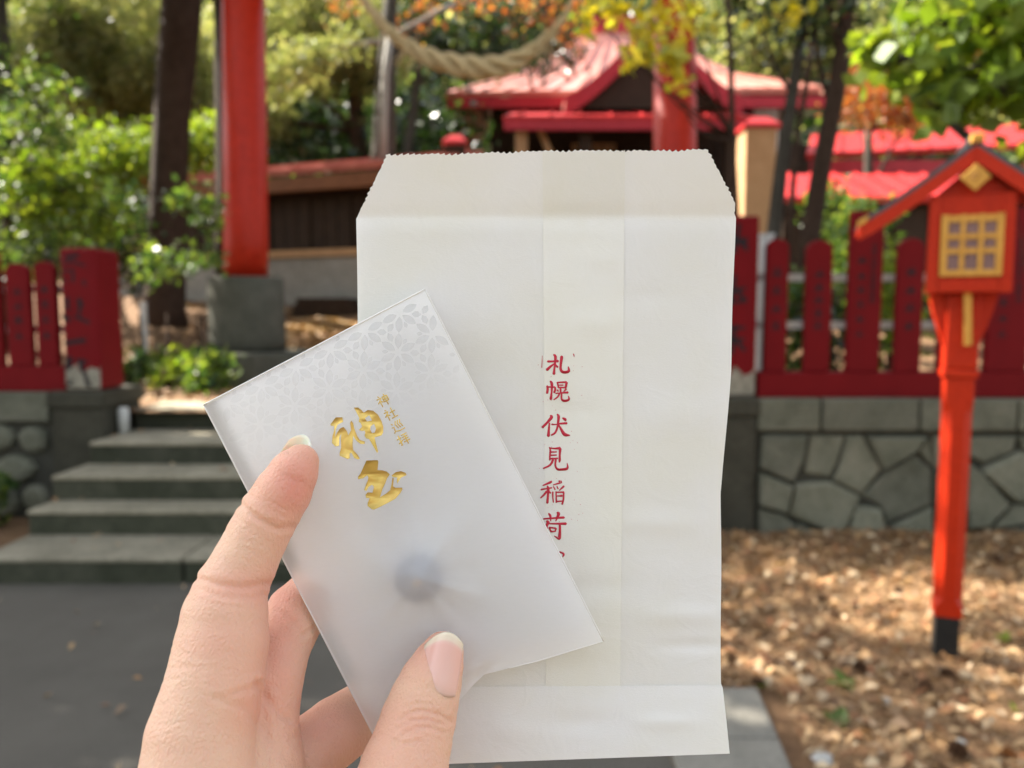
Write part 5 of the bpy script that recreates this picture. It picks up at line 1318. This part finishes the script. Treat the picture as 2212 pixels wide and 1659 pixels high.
def card_sheet(name, mat, parent, u0, u1, v0, v1, depth, off, nu, nv):
    V, Q_ = [], []
    for j in range(nv + 1):
        for i in range(nu + 1):
            x, y = card_pt(u0 + (u1 - u0) * i / nu, v0 + (v1 - v0) * j / nv)
            V.append(vs(x, y, depth(x, y) + off))
    W = nu + 1
    for j in range(nv):
        for i in range(nu):
            a = j * W + i; Q_.append((a, a + W, a + W + 1, a + 1))
    return npmesh(name, v2w(V), Q_, mat, parent, smooth=True)
t = NT('vellum'); co = t.coord()
fib = t.n('ShaderNodeMapping'); fib.inputs['Scale'].default_value = (1, 1, 3.4); fib.inputs['Rotation'].default_value = (0, .5, 0); t.l(co, fib.inputs[0])
n1 = t.noise(fib.outputs[0], 1300, 5, .7); n2 = t.noise(fib.outputs[0], 420, 4, .6)
bm = t.bump(n1, .16, .0005)
col = t.ramp(n2, [(.3, (.91, .915, .93)), (.7, (.95, .955, .965))])
d = t.bsdf(col, .42, bm, .45)
tr = t.n('ShaderNodeBsdfTranslucent'); t.l(col, tr.inputs[0])
m1 = t.n('ShaderNodeMixShader'); m1.inputs[0].default_value = .22
t.l(d.outputs[0], m1.inputs[1]); t.l(tr.outputs[0], m1.inputs[2])
rf = t.n('ShaderNodeBsdfRefraction'); rf.inputs['Roughness'].default_value = .9; rf.inputs['IOR'].default_value = 1.35; rf.inputs['Color'].default_value = (1., 1., 1., 1)
m2 = t.n('ShaderNodeMixShader'); m2.inputs[0].default_value = .50
t.l(m1.outputs[0], m2.inputs[1]); t.l(rf.outputs[0], m2.inputs[2])
M_vel = t.done(m2.outputs[0])
M_vback = paper_mat('vellum_back', (.94, .94, .95), .25, 900., .06)
packet = empty('vellum_packet', C3(870, 1500, .224), 'tilted translucent white packet with gold lettering, held in front of the paper bag', 'packet')
flat_d = lambda x, y: 224.6
card_sheet('front_sheet', M_vel, packet, 0, 1, 0, 1, packet_depth, 0, 130, 190)
card_sheet('back_sheet', M_vback, packet, .058, .996, .004, .99, lambda x, y: 230.0 + .2 * math.sin(x * .01), 0, 30, 40)
edge = MB()
for a, b, rr in (((0, 0), (1, 0), .32), ((1, 0), (1, 1), .26), ((0, 0), (0, 1), .2), ((.55, 1), (1, 1), .2)):
    pts = []
    for k in range(41):
        s_ = k / 40; x, y = card_pt(a[0] + (b[0] - a[0]) * s_, a[1] + (b[1] - a[1]) * s_)
        pts.append(Vector(v2w([vs(x, y, packet_depth(x, y) + .1)])[0]))
    edge.tube(pts, rr * .001, 6)
M_edge = paper_mat('vellum_fold', (.90, .90, .92), .3, 900., .03)
edge.build('folded_edge', M_edge, packet, True)
# flower lattice printed in pale grey, fading out down the packet
ex = np.array([.886, -.463]); ey = np.array([.463, .886]); cell = 84.
petals, fade = [], []
def add_piece(cx, cy, ang, ln, wd, n=5, inner=.16):
    a = np.array([math.cos(ang), math.sin(ang)]); b = np.array([-a[1], a[0]])
    up, dn = [], []
    for k in range(n + 1):
        s_ = inner + (1 - inner) * k / n
        w = wd * math.sin(math.pi * (k / n)) ** .8
        up.append(np.array([cx, cy]) + a * ln * s_ + b * w); dn.append(np.array([cx, cy]) + a * ln * s_ - b * w)
    pl = up + dn[-2:0:-1]
    return [tuple(p_) for p_ in pl]
def inside(p):
    q = np.array(p) - np.array([918, 625]); a = q @ np.array([-.886, .463]); b = q @ np.array([.453, .891])
    return 4 < a < 528 and 4 < b < 300
for i in range(-3, 9):
    for j in range(-3, 6):
        o_ = np.array([934., 722.]) - ex * cell * (i + .5 * (j % 2)) + ey * cell * .866 * j
        for k in range(6):
            an = math.pi / 3 * k - .48
            petals.append(add_piece(o_[0], o_[1], an, cell * .50, 8.2))
            an2 = an + math.pi / 6
            c2 = o_ + np.array([math.cos(an2), math.sin(an2)]) * cell * .40
            if k % 2 == 0: petals.append(add_piece(c2[0], c2[1], an2 + .0, cell * .16, 7.0, 3, -.6))
            petals.append(add_piece(o_[0] + 24 * math.cos(an2), o_[1] + 24 * math.sin(an2), an2, cell * .13, 4.6, 3, -.3)) if k % 2 else None
petals = [p_ for p_ in petals if all(inside(q) for q in p_)]
t = NT('pale_print')
fa = t.n('ShaderNodeAttribute', attribute_name='fade').outputs['Fac']
p = t.bsdf((.42, .44, .47), .5, None, .3); tp = t.n('ShaderNodeBsdfTransparent')
m1 = t.n('ShaderNodeMixShader'); t.l(fa, m1.inputs[0]); t.l(tp.outputs[0], m1.inputs[1]); t.l(p.outputs[0], m1.inputs[2]); M_print = t.done(m1.outputs[0])
V, Fc, fa_ = [], [], []
for pl in petals:
    n0 = len(V); n = len(pl)
    for x, y in pl:
        V.append(vs(x, y, packet_depth(x, y) - .05))
        q = np.array([x - 918, y - 625]); b = q @ np.array([.453, .891]); a = q @ np.array([-.886, .463])
        fa_.append(.26 * max(0., 1 - b / 215. ) ** .9 * max(.25, 1 - a / 640.))
    Fc += [(n0, n0 + i, n0 + i + 1) for i in range(1, n - 1)]
pr = npmesh('printed_lattice', v2w(V), Fc, M_print, packet, k=3)
pr.data.attributes.new('fade', 'FLOAT', 'POINT').data.foreach_set('value', np.array(fa_, np.float32))
# gold foil characters
G = lambda pl: [(690.1 + x * .1707, 831.7 + y * .1707) for x, y in pl]
g1 = [[G([(205,410),(290,408),(300,465),(230,500),(205,560),(198,660),(225,600),(260,550),(305,530),(345,580),(365,635),(400,570),(388,480),(400,450),(425,480),(440,550),(475,640),(510,695),(575,715),(572,745),(520,745),(470,710),(425,640),(420,740),(425,820),(480,880),(512,930),(490,942),(440,925),(405,855),(380,870),(387,925),(355,937),(255,895),(255,860),(275,790),(270,700),(275,615),(252,660),(248,770),(200,777),(158,735),(165,640),(185,580),(185,520),(145,515),(135,500)])],
      [G([(435,285),(490,285),(535,320),(560,350),(610,315),(680,325),(740,375),(785,455),(808,530),(805,600),(785,638),(740,650),(695,662),(715,740),(742,840),(730,862),(700,810),(650,720),(625,682),(590,675),(570,640),(580,605),(570,575),(540,582),(498,570),(540,525),(520,480),(495,465),(505,420),(480,370),(460,330)]), G([(575,420),(600,460),(665,450),(630,380)]), G([(690,490),(650,520),(640,560),(665,610),(700,600),(715,550)])]]
g2 = [[G([(595,955),(735,950),(745,970),(735,1075),(800,1080),(850,1095),(890,1130),(855,1180),(830,1250),(800,1310),(765,1420),(840,1375),(895,1330),(915,1240),(922,1175),(940,1180),(930,1280),(960,1300),(1045,1298),(1052,1320),(1020,1370),(960,1440),(870,1490),(760,1545),(690,1577),(660,1570),(608,1530),(610,1490),(635,1432),(590,1428),(583,1390),(610,1358),(670,1362),(690,1290),(665,1262),(620,1290),(595,1342),(563,1330),(585,1270),(610,1210),(620,1170),(605,1140),(550,1182),(490,1192),(488,1160),(520,1120),(560,1030)])],
      [G([(912,1145),(960,1105),(1030,1090),(1090,1110),(1102,1140),(1030,1172),(985,1250),(978,1200),(985,1170),(930,1166)])]]
ne = [[(-.55,-.95),(-.4,-.72)], [(-.9,-.5),(-.2,-.52)], [(-.2,-.5),(-.55,-.1),(-.95,.2)], [(-.52,-.2),(-.52,.95)], [(-.38,.0),(-.1,.25)]]
small = [ne + [[(.1,-.55),(.9,-.55)], [(.1,.3),(.9,.3)], [(.1,-.55),(.1,.3)], [(.9,-.55),(.9,.3)], [(.1,-.12),(.9,-.12)], [(.5,-.95),(.5,.95)]],
         ne + [[(.05,-.2),(.95,-.22)], [(.48,-.9),(.48,.8)], [(-.05,.8),(1.05,.78)]],
         [[(-.8,-.75),(-.6,-.5)], [(-.95,-.1),(-.6,-.12),(-.68,.5)], [(-.95,.9),(-.65,.62),(0,.85),(1.0,.8)], [(.05,-.9),(-.2,-.4),(.05,.35)], [(.45,-.9),(.2,-.4),(.45,.35)], [(.85,-.9),(.6,-.4),(.85,.35)]],
         [[(-.95,-.4),(-.15,-.45)], [(-.5,-.95),(-.5,.85),(-.72,.72)], [(-.95,.35),(-.1,.05)], [(0,-.78),(.98,-.78)], [(.05,-.38),(.92,-.38)], [(.05,.0),(.92,.0)], [(-.05,.42),(1.05,.42)], [(.5,-.78),(.5,.98)]]]
t = NT('gold_foil'); n1 = t.noise(t.coord(), 2600, 4, .7); n2 = t.noise(t.coord(), 60, 2)
p = t.bsdf(t.ramp(n2, [(.3, (.64, .45, .10)), (.7, (.86, .64, .20))]), .52, t.bump(n1, .12, .0002), .5, .55); M_gold = t.done(p)
for polys in (g1, g2): ink_mesh(polys, 'gold_character', M_gold, packet, packet_depth, .08, .03)
cc, ss = math.cos(R(27)), math.sin(R(27))
for strokes, (gx, gy) in zip(small, ((805,195),(895,365),(985,520),(1060,690))):
    pl = []
    for s in strokes:
        pl.append([ribbon([(690.1 + .1707 * (gx + 76 * (a * cc + b * ss)), 831.7 + .1707 * (gy + 76 * (-a * ss + b * cc)), 2.5) for a, b in s])])
    ink_mesh(pl, 'gold_character', M_gold, packet, packet_depth, .08, .03)
# bead inside the packet
bm_ = bmesh.new(); bmesh.ops.create_uvsphere(bm_, u_segments=32, v_segments=20, radius=.0057)
bmesh.ops.scale(bm_, vec=(1.2, 1., 1.2), verts=bm_.verts)
me = bpy.data.meshes.new('bead'); bm_.to_mesh(me); bm_.free()
me.polygons.foreach_set('use_smooth', [True] * len(me.polygons))
bead = bpy.data.objects.new('bead', me); COL.objects.link(bead)
bead.location = v2w([vs(GX, GY, 224.1)])[0]
t = NT('bead_glass'); me.materials.append(t.done(t.bsdf(t.ramp(t.noise(t.coord(), 200, 3), [(.35, (.002, .010, .05)), (.7, (.006, .03, .12))]), .12, None, .6)))
tag(bead, 'small dark blue bead showing through the translucent packet', 'bead')
gm = MB(); c0 = Vector(bead.location)
fw = Vector((0, CP, -SP))
for k in range(5):
    q = c0 - fw * (.00582) + Vector((.0003 * (k - 1.5), 0, .0004 * math.sin(k * 2)))
    gm.box(q - Vector((.0005, .0002, .0005)), q + Vector((.0005, .0002, .0005)))
t = NT('gold_paint'); gm.build('gold_mark', t.done(t.bsdf((.75, .4, .14), .4, None, .5, .6)), bead)
